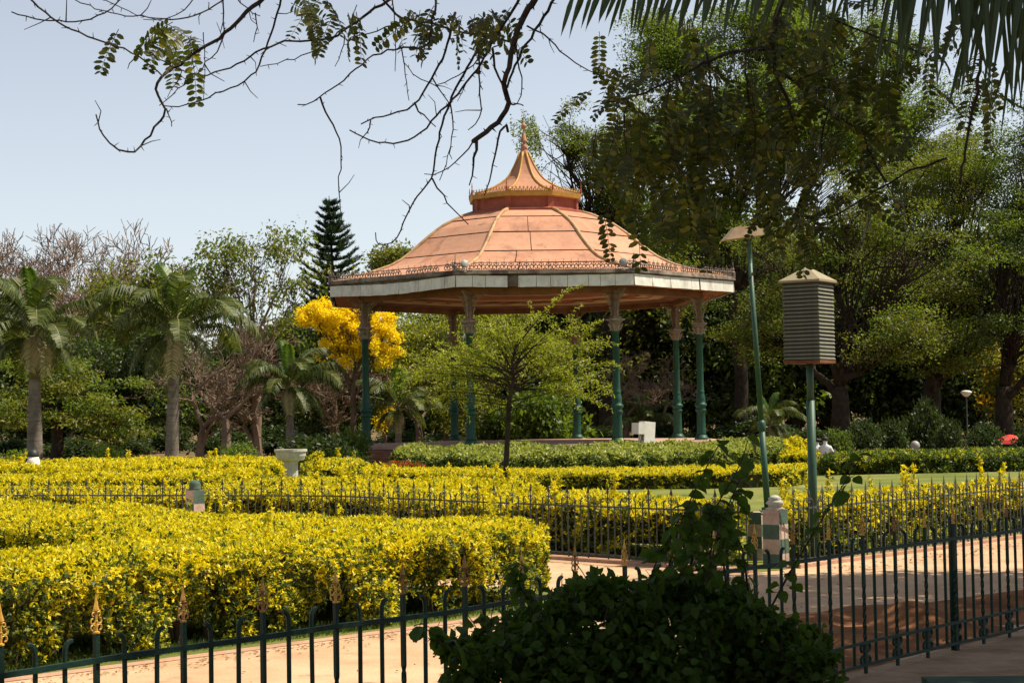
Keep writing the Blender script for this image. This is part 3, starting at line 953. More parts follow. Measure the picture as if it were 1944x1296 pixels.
b.lathe([(0.112, 3.62), (0.135, 3.66), (0.14, 3.74), (0.20, 3.80), (0.15, 3.83), (0.19, 3.90), (0.255, 3.95), (0.22, 3.97)], 16)
b.box((0, 0, 3.995), (0.46, 0.46, 0.05))
for j in range(8):                                       # acanthus leaves of the capital
    g = j * PI / 4
    c, s_ = math.cos(g), math.sin(g)
    b.tube([(0.14 * c, 0.14 * s_, 3.66), (0.19 * c, 0.19 * s_, 3.78), (0.245 * c, 0.245 * s_, 3.86), (0.235 * c, 0.235 * s_, 3.80)], [0.03, 0.035, 0.025, 0.01], 5)
link('capital', b.mesh('capital', M['capital']), col_o)
b = MB()
b.box((0, 0, 4.52), (0.19, 0.19, 1.0))
b.box((0, 0, 4.06), (0.30, 0.30, 0.08))
b.box((0, 0, 4.90), (0.32, 0.32, 0.10))
link('upper_post', b.mesh('upper_post', M['upper_post']), col_o)
b = MB()                                                 # pierced bracket in the local x-z plane
b.tube([(0.13, 0, 4.14)] + [(0.13 + 0.52 * (1 - math.cos(t)), 0, 4.14 + 0.78 * math.sin(t)) for t in np.linspace(0.15, PI / 2, 8)], 0.015, 5)
b.box((0.37, 0, 4.955), (0.50, 0.035, 0.03))
for (cx_, cz_, r_) in ((0.23, 4.74, 0.085), (0.20, 4.54, 0.06), (0.38, 4.85, 0.075), (0.17, 4.38, 0.035), (0.51, 4.90, 0.04)):
    b.tube([(cx_ + r_ * math.cos(t), 0, cz_ + r_ * math.sin(t)) for t in np.linspace(0, 2 * PI, 9)], 0.010, 4, cap=False)
    b.tube([(cx_ + r_ * .5 * math.cos(t), 0, cz_ + r_ * .5 * math.sin(t)) for t in np.linspace(0, 2 * PI, 7)], 0.008, 4, cap=False)
for t in (0.35, 0.7, 1.05):
    b.tube([(0.13, 0, 4.2 + t * 0.55), (0.13 + 0.52 * (1 - math.cos(t)), 0, 4.14 + 0.78 * math.sin(t))], 0.012, 4)
brk = b.mesh('bracket', M['capital'])
for g in (R(112.5), R(-112.5), 0.0, PI):
    link('bracket', brk, col_o, (0, 0, 0), (0, 0, g))
for k in range(1, 8):
    dup(col_o, bs, cor(RC, ANG[k], PZ), ANG[k])

# beam ring over the columns and painted ceiling boards
b = MB()
for r0, r1, z0, z1 in ((RC + 0.17, RC + 0.17, 5.62, 5.83), (RC - 0.17, RC - 0.17, 5.62, 5.83)): octa(b, r0, z0, r1, z1)
octa(b, RC - 0.17, 5.62, RC + 0.17, 5.62)
b.build('ring_beam', M['ceil_brown'], bs)
rings = [(7.30, 6.40, 5.80, 5.84, 'ceil_red'), (6.02, 5.5, 5.80, 5.88, 'ceil_brown'), (5.49, 5.05, 5.885, 5.91, 'ceil_cream'), (5.04, 4.1, 5.915, 5.98, 'ceil_red'),
         (4.09, 3.7, 5.985, 6.01, 'ceil_cream'), (3.69, 2.6, 6.015, 6.08, 'ceil_red'), (2.59, 2.3, 6.085, 6.10, 'ceil_cream'), (2.29, 0.1, 6.105, 6.2, 'ceil_brown')]
for ri, (r0, r1, z0, z1, mm) in enumerate(rings):
    for k in range(8):
        a0, a1 = ANG[k], ANG[(k + 1) % 8]
        vs = [cor(r0, a0, z0), cor(r0, a1, z0), cor(r1, a1, z1), cor(r1, a0, z1)]
        vs = [v.lerp(sum(vs, Vector()) / 4, 0.006) for v in vs]
        b = MB()
        b.add(vs + [v + Vector((0, 0, 0.03)) for v in vs], [(0, 1, 2, 3), (7, 6, 5, 4), (0, 4, 5, 1), (1, 5, 6, 2), (2, 6, 7, 3), (3, 7, 4, 0)])
        b.build('ceiling_panel', M[mm], bs)
# painted lozenges on the outer ceiling
for k in range(8):
    for f in (0.22, 0.5, 0.78):
        a0, a1 = ANG[k], ANG[(k + 1) % 8]
        c = cor(4.62, a0, 5.935).lerp(cor(4.62, a1, 5.935), f)
        e = (cor(1, a1, 0) - cor(1, a0, 0)).normalized()
        n = Vector((c.x, c.y, 0)).normalized()
        b = MB()
        vs = [c + e * 0.42, c + n * 0.28, c - e * 0.42, c - n * 0.28]
        b.add([v + Vector((0, 0, -0.03)) for v in vs] + vs, [(3, 2, 1, 0), (4, 5, 6, 7), (0, 1, 5, 4), (1, 2, 6, 5), (2, 3, 7, 6), (3, 0, 4, 7)])
        b.build('ceiling_lozenge', M['ceil_cream'], bs)

# dome: sheet panels over a dark under-roof
PROF = [(2.02, 8.78), (2.34, 8.70), (2.88, 8.46), (3.38, 8.19), (3.72, 7.93), (4.0, 7.68), (4.24, 7.48), (4.48, 7.29), (4.82, 7.05), (5.25, 6.81), (5.75, 6.65), (6.3, 6.51), (6.9, 6.38), (7.38, 6.28)]
b = MB()
for (r0, z0), (r1, z1) in zip(PROF[:-1], PROF[1:]):
    octa(b, r1 - .02, z1 - 0.035, r0 - .02, z0 - 0.035)
b.build('under_roof', M['roof_under'], bs)
cum = [0.0]
for (r0, z0), (r1, z1) in zip(PROF[:-1], PROF[1:]): cum.append(cum[-1] + math.hypot(r1 - r0, z1 - z0))


def prof_at(s):
    s = max(0, min(cum[-1], s))
    for i in range(len(cum) - 1):
        if s <= cum[i + 1] + 1e-9:
            t = (s - cum[i]) / (cum[i + 1] - cum[i])
            return PROF[i][0] + (PROF[i + 1][0] - PROF[i][0]) * t, PROF[i][1] + (PROF[i + 1][1] - PROF[i][1]) * t
    return PROF[-1]


rows = [0.0, 0.155, 0.34, 0.53, 0.72, 1.0]
for k in range(8):
    a0, a1 = ANG[k], ANG[(k + 1) % 8]
    for ri in range(5):
        sA, sB = rows[ri] * cum[-1], rows[ri + 1] * cum[-1]
        jit = random.uniform(-0.03, 0.03)
        njoint = (0, 1, 1, 1, 2)[ri]
        cuts = [0.0] + sorted(min(0.9, max(0.1, (j + 1) / (njoint + 1) + random.uniform(-.2, .2))) for j in range(njoint)) + [1.0]
        for c0, c1 in zip(cuts[:-1], cuts[1:]):
            g0 = c0 + (0.004 if c0 > 0 else 0.0); g1 = c1 - (0.004 if c1 < 1 else 0.0)
            b = MB()
            vs, nS = [], 5
            lift = random.uniform(0.0, 0.012)
            for i in range(nS):
                s = sA + (sB - sA) * i / (nS - 1) + (0.034 if i == 0 and ri > 0 else 0) - (0.004 if i == nS - 1 and ri < 4 else 0)
                r, z = prof_at(s)
                up = 0.010 + lift + 0.020 * (i / (nS - 1))      # lower edge laps over the sheet below
                p0, p1 = cor(r, a0, z), cor(r, a1, z)
                for dz in (up, up - 0.012):
                    vs.append(p0.lerp(p1, g0) + Vector((0, 0, dz))); vs.append(p0.lerp(p1, g1) + Vector((0, 0, dz)))
            fs = []
            for i in range(nS - 1):
                o_ = i * 4
                fs += [(o_, o_ + 4, o_ + 5, o_ + 1), (o_ + 2, o_ + 3, o_ + 7, o_ + 6), (o_, o_ + 2, o_ + 6, o_ + 4), (o_ + 1, o_ + 5, o_ + 7, o_ + 3)]
            o_ = (nS - 1) * 4
            fs += [(0, 1, 3, 2), (o_, o_ + 2, o_ + 3, o_ + 1)]
            b.add(vs, fs)
            b.build('roof_panel', M['roof'] if random.random() < 0.6 else M['roof2'], bs)
for k in range(8):                                        # gilt ribs
    b = MB()
    pts = []
    for i in range(15):
        r, z = prof_at(cum[-1] * i / 14 * 0.97)
        pts.append(cor(r + 0.01, ANG[k], z + 0.035) + Vector((random.gauss(0, .012), random.gauss(0, .012), random.gauss(0, .006))))
    b.tube(pts, [0.075] + [0.065] * 13 + [0.05], 7)
    b.build('rib', M['rib'], bs, smooth=True)

# eave: gutter, fascia boards, cresting
b = MB()
octa(b, RE + 0.02, EZ + 0.36, RE + 0.10, EZ + 0.40)
octa(b, RE + 0.10, EZ + 0.40, RE + 0.07, EZ + 0.52)
octa(b, RE + 0.07, EZ + 0.52, RE - 0.10, EZ + 0.525)
octa(b, RE - 0.06, EZ - 0.0, RE - 0.06, EZ + 0.44)
b.build('gutter', M['gutter'], bs)


def sag(k, f):
    """the old eave hangs down between some corners"""
    if k == 0: return -0.085 * math.sin(PI * f) ** 1.5
    if k == 1: return -0.03 * math.sin(PI * f)
    return -0.012 * math.sin(PI * f)


for k in range(8):
    A, C = cor(RE, ANG[k], 0), cor(RE, ANG[(k + 1) % 8], 0)
    e = (C - A).normalized(); n_ = Vector((e.y, -e.x, 0))
    nb = 11
    cuts = [0] + [(i + random.uniform(-.25, .25)) / nb for i in range(1, nb)] + [1]
    for i in range(nb):
        f0, f1 = cuts[i] + 0.0012, cuts[i + 1] - 0.0012
        if k == 1 and i == 3: f0 = f0 + 0.058              # a board is missing here
        if k == 2 and i == 6: f1 -= 0.012
        b = MB()
        tilt, dz0, dz1 = random.uniform(-.012, .022), random.uniform(-.008, .008), random.uniform(-.008, .008)
        vs = []
        for f, dz in ((f0, dz0 + sag(k, f0)), (f1, dz1 + sag(k, f1))):
            p = A.lerp(C, f)
            for off, z in ((0.0, EZ - 0.005), (0.024, EZ - 0.005), (0.024 + tilt * 0, EZ + 0.355), (0.0, EZ + 0.355)):
                vs.append(p + n_ * (off + (tilt + 0.02 if z < EZ + 0.1 else 0)) + Vector((0, 0, z + dz)))
        b.add(vs, [(0, 1, 2, 3), (7, 6, 5, 4), (0, 4, 5, 1), (1, 5, 6, 2), (2, 6, 7, 3), (3, 7, 4, 0)])
        b.build('fascia_board', M['fascia'], bs)
b = MB()
b.tube([(0, 0, 0), (0, 0, 0.27)], [0.012, 0.006], 4)
for s in (-1, 1):
    scroll(b, (s * 0.068, 0, 0.075), 0.062, PI / 2 + s * PI / 2, PI / 2 - s * 1.3 * PI, 0.013, 8)
    scroll(b, (s * 0.045, 0, 0.165), 0.036, PI / 2 + s * PI / 2, PI / 2 - s * 1.1 * PI, 0.010, 6)
cre = b.mesh('cresting_scroll', M['cresting'])
nC = 24
for k in range(8):
    A, C = cor(RE + 0.02, ANG[k], 0), cor(RE + 0.02, ANG[(k + 1) % 8], 0)
    e = (C - A).normalized()
    for i in range(nC):
        f = (i + 0.5) / nC
        if random.random() < 0.05: continue
        p = A.lerp(C, f)
        link('cresting_scroll', cre, bs, (p.x, p.y, EZ + 0.52 + sag(k, f) * 0.6), (random.gauss(0, .06), random.gauss(0, .05), math.atan2(e.y, e.x)), (1.05, 1.3, random.uniform(1.15, 1.35)))
b = MB()
b.lathe([(0.07, 0), (0.07, 0.20), (0.03, 0.24), (0.045, 0.30), (0.015, 0.36), (0.008, 0.56)], 8)
sp_c = b.mesh('corner_spike', M['cresting'])
for k in range(8): link('corner_spike', sp_c, bs, cor(RE + 0.02, ANG[k], EZ + 0.47))

# drum, cornice, cupola, finial
b = MB()
octa(b, 2.16, 8.76, 2.16, 8.84); octa(b, 2.16, 8.84, 1.92, 8.90)
octa(b, 1.90, 8.86, 1.90, 9.27)
b.build('drum', M['drum'], bs)
for k in range(8):
    b = MB()
    b.box((0, 0, 9.08), (0.16, 0.22, 0.40))
    b.build('drum_pilaster', M['drum'], bs, cor(1.86, ANG[k], 0), (0, 0, ANG[k]))
b = MB()
octa(b, 1.92, 9.25, 2.06, 9.28); octa(b, 2.06, 9.28, 2.10, 9.44); octa(b, 2.10, 9.44, 1.90, 9.46)
b.build('cornice', M['cornice'], bs)
b = MB()
b.tube([(-0.055, 0, 0), (-0.06, 0, 0.05), (0, 0, 0.11), (0.06, 0, 0.05), (0.055, 0, 0)], 0.013, 4)
b.tube([(0, 0, 0.0), (0, 0, 0.17)], [0.014, 0.008], 4)
b.tube([(-0.04, 0, 0.13), (0.04, 0, 0.13)], 0.012, 4)
cc = b.mesh('cupola_crest', M['cornice'])
for k in range(8):
    A, C = cor(2.07, ANG[k], 9.45), cor(2.07, ANG[(k + 1) % 8], 9.45)
    e = (C - A).normalized()
    for i in range(12):
        p = A.lerp(C, (i + 0.5) / 12)
        link('cupola_crest', cc, bs, p, (0, 0, math.atan2(e.y, e.x)))
    b = MB(); b.lathe([(0.03, 0), (0.03, 0.15), (0.012, 0.2), (0.02, 0.25), (0.006, 0.42)], 6)
    b.build('cupola_spike', M['drum'], bs, cor(2.08, ANG[k], 9.45))
CPROF = [(1.93, 9.47), (1.55, 9.58), (1.22, 9.72), (0.95, 9.87), (0.74, 10.02), (0.58, 10.20), (0.45, 10.40), (0.34, 10.60), (0.24, 10.82), (0.16, 11.02), (0.10, 11.22)]
for k in range(8):
    a0, a1 = ANG[k], ANG[(k + 1) % 8]
    b = MB()
    vs = []
    for r, z in CPROF: vs += [cor(r, a0, z), cor(r, a1, z)]
    b.add(vs, [(2 * i + 1, 2 * i, 2 * i + 2, 2 * i + 3) for i in range(len(CPROF) - 1)])
    o = b.build('cupola_panel', M['cupola'], bs)
    o.data.flip_normals()
    b = MB()
    b.tube([cor(r + 0.005, a0, z + 0.015) for r, z in CPROF[:-1]], [0.05] * 4 + [0.042] * 6, 6)
    b.build('cupola_rib', M['cornice'], bs, smooth=True)
b = MB()
b.lathe([(0.13, 11.14), (0.10, 11.30), (0.045, 11.36), (0.045, 11.40), (0.12, 11.42), (0.11, 11.46), (0.06, 11.68), (0.03, 11.72), (0.022, 11.88), (0.06, 11.90), (0.095, 11.96), (0.095, 12.00), (0.06, 12.06), (0.022, 12.08), (0.014, 12.30), (0.006, 12.65)], 12)
b.build('finial', M['cupola'], bs, smooth=True)


def floodlight(label, p, rz):
    t = thing('floodlight', label, 'floodlight', p, rz, 'floodlights at the bandstand eave corners')
    b = MB(); b.lathe([(0.04, -0.14), (0.09, -0.11), (0.125, 0.0), (0.135, 0.04), (0.125, 0.05)], 14)
    o = b.build('lamp_bowl', M['grey_lamp'], t, (0, 0, 0.22), (R(70), 0, 0), smooth=True)
    b = MB(); b.tube([(-0.17, 0, 0.2), (-0.17, 0, 0.0), (0.17, 0, 0.0), (0.17, 0, 0.2)], 0.014, 5); b.box((0, 0, -0.02), (0.1, 0.1, 0.06))
    b.build('stirrup', M['grey_lamp'], t)


floodlight('grey floodlight on the left front corner of the bandstand eave', Vector((BX, BY, 0)) + cor(RE - 0.06, ANG[1] + R(2.2), EZ + 0.50), R(20))
floodlight('grey floodlight on the right front corner of the bandstand eave', Vector((BX, BY, 0)) + cor(RE - 0.06, ANG[2] - R(2.6), EZ + 0.50), R(-20))
# white cabinet on the platform
wp = gp(1222, 57.6, PZ)
t = thing('lectern', 'white boxy lectern leaning on the bandstand platform', 'lectern', wp, R(30))
b = MB(); b.box((0.13, 0, 0.34), (0.42, 0.32, 0.68), mat=Matrix.Rotation(R(5), 3, 'Y') @ Matrix.Rotation(0.05, 3, 'Z')); b.build('cabinet', M['white'], t)
b = MB(); b.box((-0.21, -0.06, 0.47), (0.30, 0.40, 0.36), mat=Matrix.Rotation(R(3), 3, 'Y')); b.build('side_box', M['white'], t)
b = MB(); b.tube([(-0.20, -0.1, 0.0), (-0.09, -0.1, 0.29)], 0.012, 5); b.tube([(-0.06, -0.12, 0.0), (-0.20, -0.12, 0.29)], 0.012, 5); b.build('leg', M['dark'], t)


# ================================================================== LAMP, LOUVRED BOX, BIRD BATH AND OTHER GARDEN THINGS
base = gp(1458, 30.0)
top = at(1424, 500, 30.0)
lp = thing('lamp_post', 'leaning green lamp post carrying a cream floodlight hood', 'lamp post', base)
d = top - base
b = MB()
def lerp_d(f): return d * f
b.tube([lerp_d(-0.01), lerp_d(0.03)], 0.10, 12)
b.tube([lerp_d(0.0), lerp_d(0.34)], [0.055, 0.052], 12)
b.tube([lerp_d(f) for f in (0.33, 0.345, 0.36, 0.375)], [0.054, 0.068, 0.066, 0.048], 12)
b.tube([lerp_d(0.37), lerp_d(1.02)], [0.045, 0.040], 12)
b.build('pole', M['pole'], lp, smooth=True)
hd = at(1408, 446, 30.0) - base
b = MB()                                                    # tilted shade, sloped on the left, open below
w, dpt = 0.33, 0.20
vs = [(-w, -dpt, -0.10), (w, -dpt, -0.02), (w, dpt, -0.02), (-w, dpt, -0.10), (-w * 0.42, -dpt * 0.7, 0.12), (w * 0.92, -dpt * 0.7, 0.14), (w * 0.92, dpt * 0.7, 0.14), (-w * 0.42, dpt * 0.7, 0.12)]
b.add(vs, [(3, 2, 1, 0), (4, 5, 6, 7), (0, 1, 5, 4), (1, 2, 6, 5), (2, 3, 7, 6), (3, 0, 4, 7)])
b.build('hood', M['hood'], lp, hd, (0, 0, R(8)))
b = MB(); b.tube([d * 1.0, hd + Vector((0.12, 0, -0.1))], 0.042, 8); b.build('bracket', M['pole'], lp)

base = gp(1546, 20.7)
top = at(1537, 684, 20.7)
sb = thing('louvred_box', 'louvred metal weather box raised on a green pole', 'instrument box', base)
d = top - base
b = MB()
b.tube([d * -0.01, d * 0.80], [0.052, 0.050], 14); b.tube([d * 0.80, d * 1.0], 0.041, 12)
b.build('pole', M['pole'], sb, smooth=True)
BA, BH, BR = 0.45, 0.92, R(-33)
def bq(x, y, z): return Vector((d.x, d.y, d.z)) + Matrix.Rotation(BR, 3, 'Z') @ Vector((x, y, z))
b = MB(); b.box((0, 0, BH / 2), (BA - 0.03, BA - 0.03, BH - 0.02)); b.build('gap_shade', M['dark'], sb, d, (0, 0, BR))  # black block: the shade behind the slats put into its colour
b = MB(); b.box((0, 0, -0.02), (BA, BA, 0.035)); b.build('bottom_plate', M['rust'], sb, d, (0, 0, BR))
b = MB()
hw = BA / 2 - 0.004
b.add([(-hw, -0.016, -0.014), (hw, -0.016, -0.014), (hw, -0.004, 0.013), (-hw, -0.004, 0.013), (-hw, -0.012, -0.015), (hw, -0.012, -0.015), (hw, 0.000, 0.012), (-hw, 0.000, 0.012)],
      [(0, 1, 2, 3), (7, 6, 5, 4), (0, 4, 5, 1), (1, 5, 6, 2), (2, 6, 7, 3), (3, 7, 4, 0)])
slat = b.mesh('louvre_slat', M['box_green'])
NSL = 21
for fc in range(4):
    g = BR + fc * PI / 2
    for i in range(NSL):
        z = (i + 0.5) * BH / NSL
        p = Vector((d.x, d.y, d.z)) + Matrix.Rotation(g, 3, 'Z') @ Vector((0, -(BA / 2 - 0.012), z))
        link('louvre_slat', slat, sb, p, (random.uniform(-.09, .09), random.uniform(-.008, .008), g))
b = MB()
e = BA / 2 + 0.03
b.add([(-e, -e, BH), (e, -e, BH), (e, e, BH), (-e, e, BH), (0, 0, BH + 0.17)], [(0, 1, 4), (1, 2, 4), (2, 3, 4), (3, 0, 4), (3, 2, 1, 0)])
b.box((0, 0, BH - 0.012), (2 * e, 2 * e, 0.022))
b.build('tin_roof', M['box_roof'], sb, d, (0, 0, BR))

p = gp(553, 38.0)
t = thing('bird_bath', 'grey stone bird bath standing among the golden hedges', 'bird bath', p)
b = MB(); b.lathe([(0.21, 0), (0.21, 0.10), (0.17, 0.14), (0.155, 0.5), (0.15, 0.80), (0.19, 0.86)], 10); b.build('stem', M['stone'], t)
b = MB(); b.lathe([(0.19, 0.84), (0.28, 0.86), (0.32, 0.95), (0.325, 1.03), (0.35, 1.04), (0.35, 1.09), (0.29, 1.09), (0.26, 1.02), (0.0, 0.98)], 24); b.build('bowl', M['stone'], t)

p = gp(63, 44.5)
t = thing('garden_bin', 'rounded white bin with a black domed top among hedges at far left', 'bin', p)
b = MB(); b.lathe([(0.16, 0), (0.19, 0.25), (0.19, 0.6), (0.17, 0.78), (0.13, 0.92)], 18); b.build('body', M['white'], t, smooth=True)
b = MB(); b.lathe([(0.142, 0.90), (0.145, 0.95), (0.12, 1.03), (0.07, 1.08), (0.0, 1.09)], 18); b.build('lid', M['black'], t, smooth=True)
b = MB(); b.tube([(-0.12, -0.10, 0.86), (-0.17, -0.05, 0.74), (-0.185, -0.02, 0.55)], [0.03, 0.035, 0.02], 6); b.build('side_flap', M['black'], t)

p = gp(1837, 82.0)
t = thing('garden_lamp', 'thin lamp post with a white bowl shade under the right trees', 'lamp post', p)
hh = at(1835, 752, 82.0).z
b = MB(); b.tube([(0, 0, 0), (0, 0, hh)], 0.035, 8); b.build('pole', M['mid_iron'], t)
b = MB(); b.lathe([(0.06, -0.02), (0.16, 0.05), (0.24, 0.16), (0.26, 0.20), (0.15, 0.26), (0.0, 0.28)], 16); b.build('lamp_shade', M['white'], t, (0, 0, hh), smooth=True)
p = gp(1738, 60.0)
t = thing('globe_lamp', 'small white globe lamp in front of the dark shrubs at right', 'lamp', p)
b = MB(); b.tube([(0, 0, 0), (0, 0, 0.32)], 0.03, 8); b.build('stalk', M['mid_iron'], t)
b = MB(); b.lathe([(0.05, 0.30), (0.13, 0.36), (0.165, 0.46), (0.13, 0.57), (0.05, 0.62), (0, 0.63)], 14); b.build('globe', M['grey_lamp'], t, smooth=True)

p = gp(1918, 66.0)
t = thing('umbrella', 'red umbrella open beneath the trees at the right edge', 'umbrella', p)
b = MB(); b.tube([(0, 0, 0), (0, 0, 1.0)], 0.02, 6); b.build('pole', M['mid_iron'], t)
b = MB(); b.lathe([(0.95, 0.52), (0.80, 0.72), (0.50, 0.90), (0.20, 1.0), (0.0, 1.03)], 8); b.build('canopy', M['red_cloth'], t); t.scale = (0.62, 0.62, 0.66)


def person(label, p, rz, k=1.0, white=True):
    """seated on the ground, knees up, one continuous body"""
    t = thing('person', label, 'person', p, rz, None)
    V = [(0, 0, .12), (0, .02, .32), (0, .0, .52), (0, -.01, .60), (0, -.015, .68), (0, -.02, .79),          # pelvis, chest, neck, head
         (-.17, 0, .51), (-.24, -.10, .30), (-.14, -.28, .30), (.17, 0, .51), (.24, -.10, .30), (.14, -.28, .30),  # arms
         (-.10, -.02, .11), (-.15, -.40, .36), (-.14, -.50, .04), (-.14, -.62, .03), (.10, -.02, .11), (.15, -.40, .36), (.14, -.50, .04), (.14, -.62, .03)]
    E = [(0, 1), (1, 2), (2, 3), (3, 4), (4, 5), (2, 6), (6, 7), (7, 8), (2, 9), (9, 10), (10, 11), (0, 12), (12, 13), (13, 14), (14, 15), (0, 16), (16, 17), (17, 18), (18, 19)]
    Rd = [.14, .145, .14, .055, .085, .075, .07, .05, .035, .07, .05, .035, .10, .075, .05, .035, .10, .075, .05, .035]
    me = bpy.data.meshes.new('body')
    me.from_pydata(V, E, [])
    me.materials.append(M['shirt'])
    o = link('body', me, t)
    o.modifiers.new('skin', 'SKIN').use_smooth_shade = True       # (adds the skin radii)
    for i, r_ in enumerate(Rd): me.skin_vertices[0].data[i].radius = (r_, r_ * (0.8 if i in (1, 2) else 1))
    me.skin_vertices[0].data[0].use_root = True
    s = o.modifiers.new('sub', 'SUBSURF'); s.levels = 1; s.render_levels = 1
    b = MB(); b.lathe([(0.085, -0.02), (0.097, 0.03), (0.085, 0.08), (0.045, 0.108), (0, 0.115)], 12)
    b.build('hair', M['hair'], t, (0, 0.0, .755), smooth=True)
    b = MB(); b.lathe([(0.05, -0.09), (0.078, -0.03), (0.082, 0.03), (0.06, 0.07), (0, 0.08)], 12)
    b.build('face', M['skin'], t, (0, -0.028, .745), smooth=True)
    for sx in (-1, 1):
        b = MB(); b.tube([(sx * .10, -.04, .115), (sx * .15, -.40, .37), (sx * .14, -.50, .07)], [.108, .086, .06], 8); b.build('trouser_leg', M['trouser'], t, smooth=True)
    t.scale = (k, k, k)


p = gp(1567, 58.0); person('person in white shirt with dark hair sitting behind the lawn hedge', (p.x, p.y, 0.0), R(150), 0.98)
p = gp(1552, 60.5); person('person in pale clothes half hidden behind the speaker pole', (p.x, p.y, -0.02), R(200), 0.9)

# low green bench in the bottom right corner
t = thing('garden_bench', 'green painted bench, only its top edge seen at bottom right', 'bench', (2.62, 8.85, 0), R(-3))
for i in range(4):
    b = MB(); b.box((0, -0.12 * i, 0.40 + 0.004 * i), (1.25, 0.10, 0.035)); b.build('slat', M['bench_green'], t)
for sx in (-0.5, 0.5):
    b = MB(); b.box((sx, -0.18, 0.19), (0.06, 0.36, 0.38)); b.build('leg', M['bench_green'], t)


# ================================================================== TREES
def curve_pts(a, c, n, wob, g, up=0.0):
    a, c = np.array(a, float), np.array(c, float)
    t = np.linspace(0, 1, n)[:, None]
    ln = np.linalg.norm(c - a)
    p = a + (c - a) * t
    p[:, 2] += (up * ln * (t * (1 - t) * 4 * 0.5))[:, 0]
    w = g.normal(0, wob * ln, (n, 3)); w[0] = 0; w[-1] = 0
    return p + w


def tree_mesh(seed, trunk_h, trunk_r, blobs, clump_r, per, L, W, leafmats, bark, lean=(0, 0), sub=2, lw=(0.5, 0.35, 0.15), flat=0.6, droop=0.15, shell=0.45, limbs=True, gap=0.0, dens=1.0, thr=-0.55):
    """trunk and limbs as tubes; leaves in clumps spread through a set of ellipsoids.
    blobs: (x, y, z, rx, ry, rz, number of clumps), heights above the ground"""
    g = np.random.default_rng(seed)
    wood = MB()
    fork = np.array([lean[0], lean[1], trunk_h])
    tp = curve_pts((0, 0, -0.1), fork, 6, 0.012, g)
    wood.tube(tp, np.linspace(trunk_r * 1.25, trunk_r * 0.82, 6), 9)
    cl, w8 = [], []
    for (x, y, z, rx, ry, rz, n) in blobs:
        n = int(n * dens)
        d = rand_unit(n, g)
        k = (shell * 0.8 + (1.34 - shell * 0.8) * g.random(n))[:, None]
        q = np.array([x, y, z]) + d * k * np.array([rx, ry, rz])
        cl.append(q)
        if limbs:
            cen = np.array([x, y, z - rz * 0.25])
            start = tp[-1 - int(g.integers(0, 2))]
            lp_ = curve_pts(start, cen, 7, 0.035, g, 0.10)
            lr = trunk_r * (0.62 if len(blobs) < 5 else 0.48)
            wood.tube(lp_, np.linspace(lr, lr * 0.35, 7), 6)
            m = min(n, 70)
            for c in q[:m]:
                i0 = int(g.integers(2, 7))
                s_ = lp_[i0]
                wood.tube(curve_pts(s_, c, 4, 0.05, g, 0.08), np.linspace(lr * 0.22, lr * 0.06, 4), 4, cap=False)
    C = np.vstack(cl)
    n = len(C)
    rr = clump_r * g.uniform(0.6, 1.35, n)
    cnt = np.maximum(6, (per * (rr / clump_r) ** 2).astype(int))
    idx = np.repeat(np.arange(n), cnt)
    N = len(idx)
    off = np.clip(g.normal(0, 0.5, (N, 3)), -0.95, 0.95) * np.array([1, 1, flat])
    P = C[idx] + off * rr[idx][:, None]
    if gap:
        nz = Noise3(seed + 3, gap)
        kp = nz(P) > thr
        P, off, idx = P[kp], off[kp], idx[kp]
        N = len(P)
    A = unit(unit(off) * 0.7 + rand_unit(N, g) * 0.8 + np.array([0, 0, -droop]))
    Nr = unit(rand_unit(N, g) * 0.8 + np.array([0, 0, 0.75]))
    l = L * g.uniform(0.6, 1.3, N)
    tone = g.random(n)[idx] * 0.6 + g.random(N) * 0.4
    c1, c2 = lw[0], lw[0] + lw[1]
    mi = np.where(tone < c1, 0, np.where(tone < c2, 1, 2)) if len(leafmats) > 2 else (np.where(tone < c1, 0, 1) if len(leafmats) > 1 else np.zeros(N, int))
    return wood.mesh('trunk', M[bark], smooth=True), leafmesh('crown', P, A, Nr, l, l * W, [M[x] for x in leafmats], mi)


def plant_tree(name, label, cat, p, meshes, rz=0.0, sc=1.0, group=None):
    t = thing(name, label, cat, (p.x, p.y, 0), rz, group)
    t.scale = (sc, sc, sc) if not hasattr(sc, '__len__') else sc
    link('trunk', meshes[0], t)
    o = link('crown', meshes[1], t)
    o['kind'] = 'stuff'
    return t


def bare_mesh(seed, h, spread, levels, bark, r0, fork=0.3, rmin=0.006):
    g = np.random.default_rng(seed)
    wood = MB()
    def grow(p, d, ln, r, lev):
        n = 4
        pts = [p]
        dd = d.copy()
        for i in range(n - 1):
            dd = unit(dd + g.normal(0, 0.14, 3) + np.array([0, 0, 0.05]))
            pts.append(pts[-1] + dd * ln / (n - 1))
        r1 = r * 0.62
        wood.tube(pts, np.maximum(np.linspace(r, r1, n), rmin), 6 if lev > 3 else (4 if lev > 1 else 3), cap=False)
        if lev == 0: return
        k = int(g.integers(2, 5)) if lev > 1 else int(g.integers(3, 6))
        for j in range(k):
            nd = unit(dd + g.normal(0, 0.55, 3) * np.array([spread, spread, 0.6]) + np.array([0, 0, 0.12]))
            st = pts[-1] if j < 2 else pts[int(g.integers(1, n))]
            grow(st, nd, ln * g.uniform(0.60, 0.86), r1 * g.uniform(0.55, 0.85), lev - 1)
    grow(np.array([0, 0, -0.05]), np.array([0.03, 0, 1.0]), h * fork, r0, levels)
    zmax = max(v[2] for v in wood.V)
    k = h / zmax
    wood.V = [(v[0] * k, v[1] * k, v[2] * k) for v in wood.V]
    return wood.mesh('branches', M[bark])


def px(u, v, Y): return at(u, v, Y)


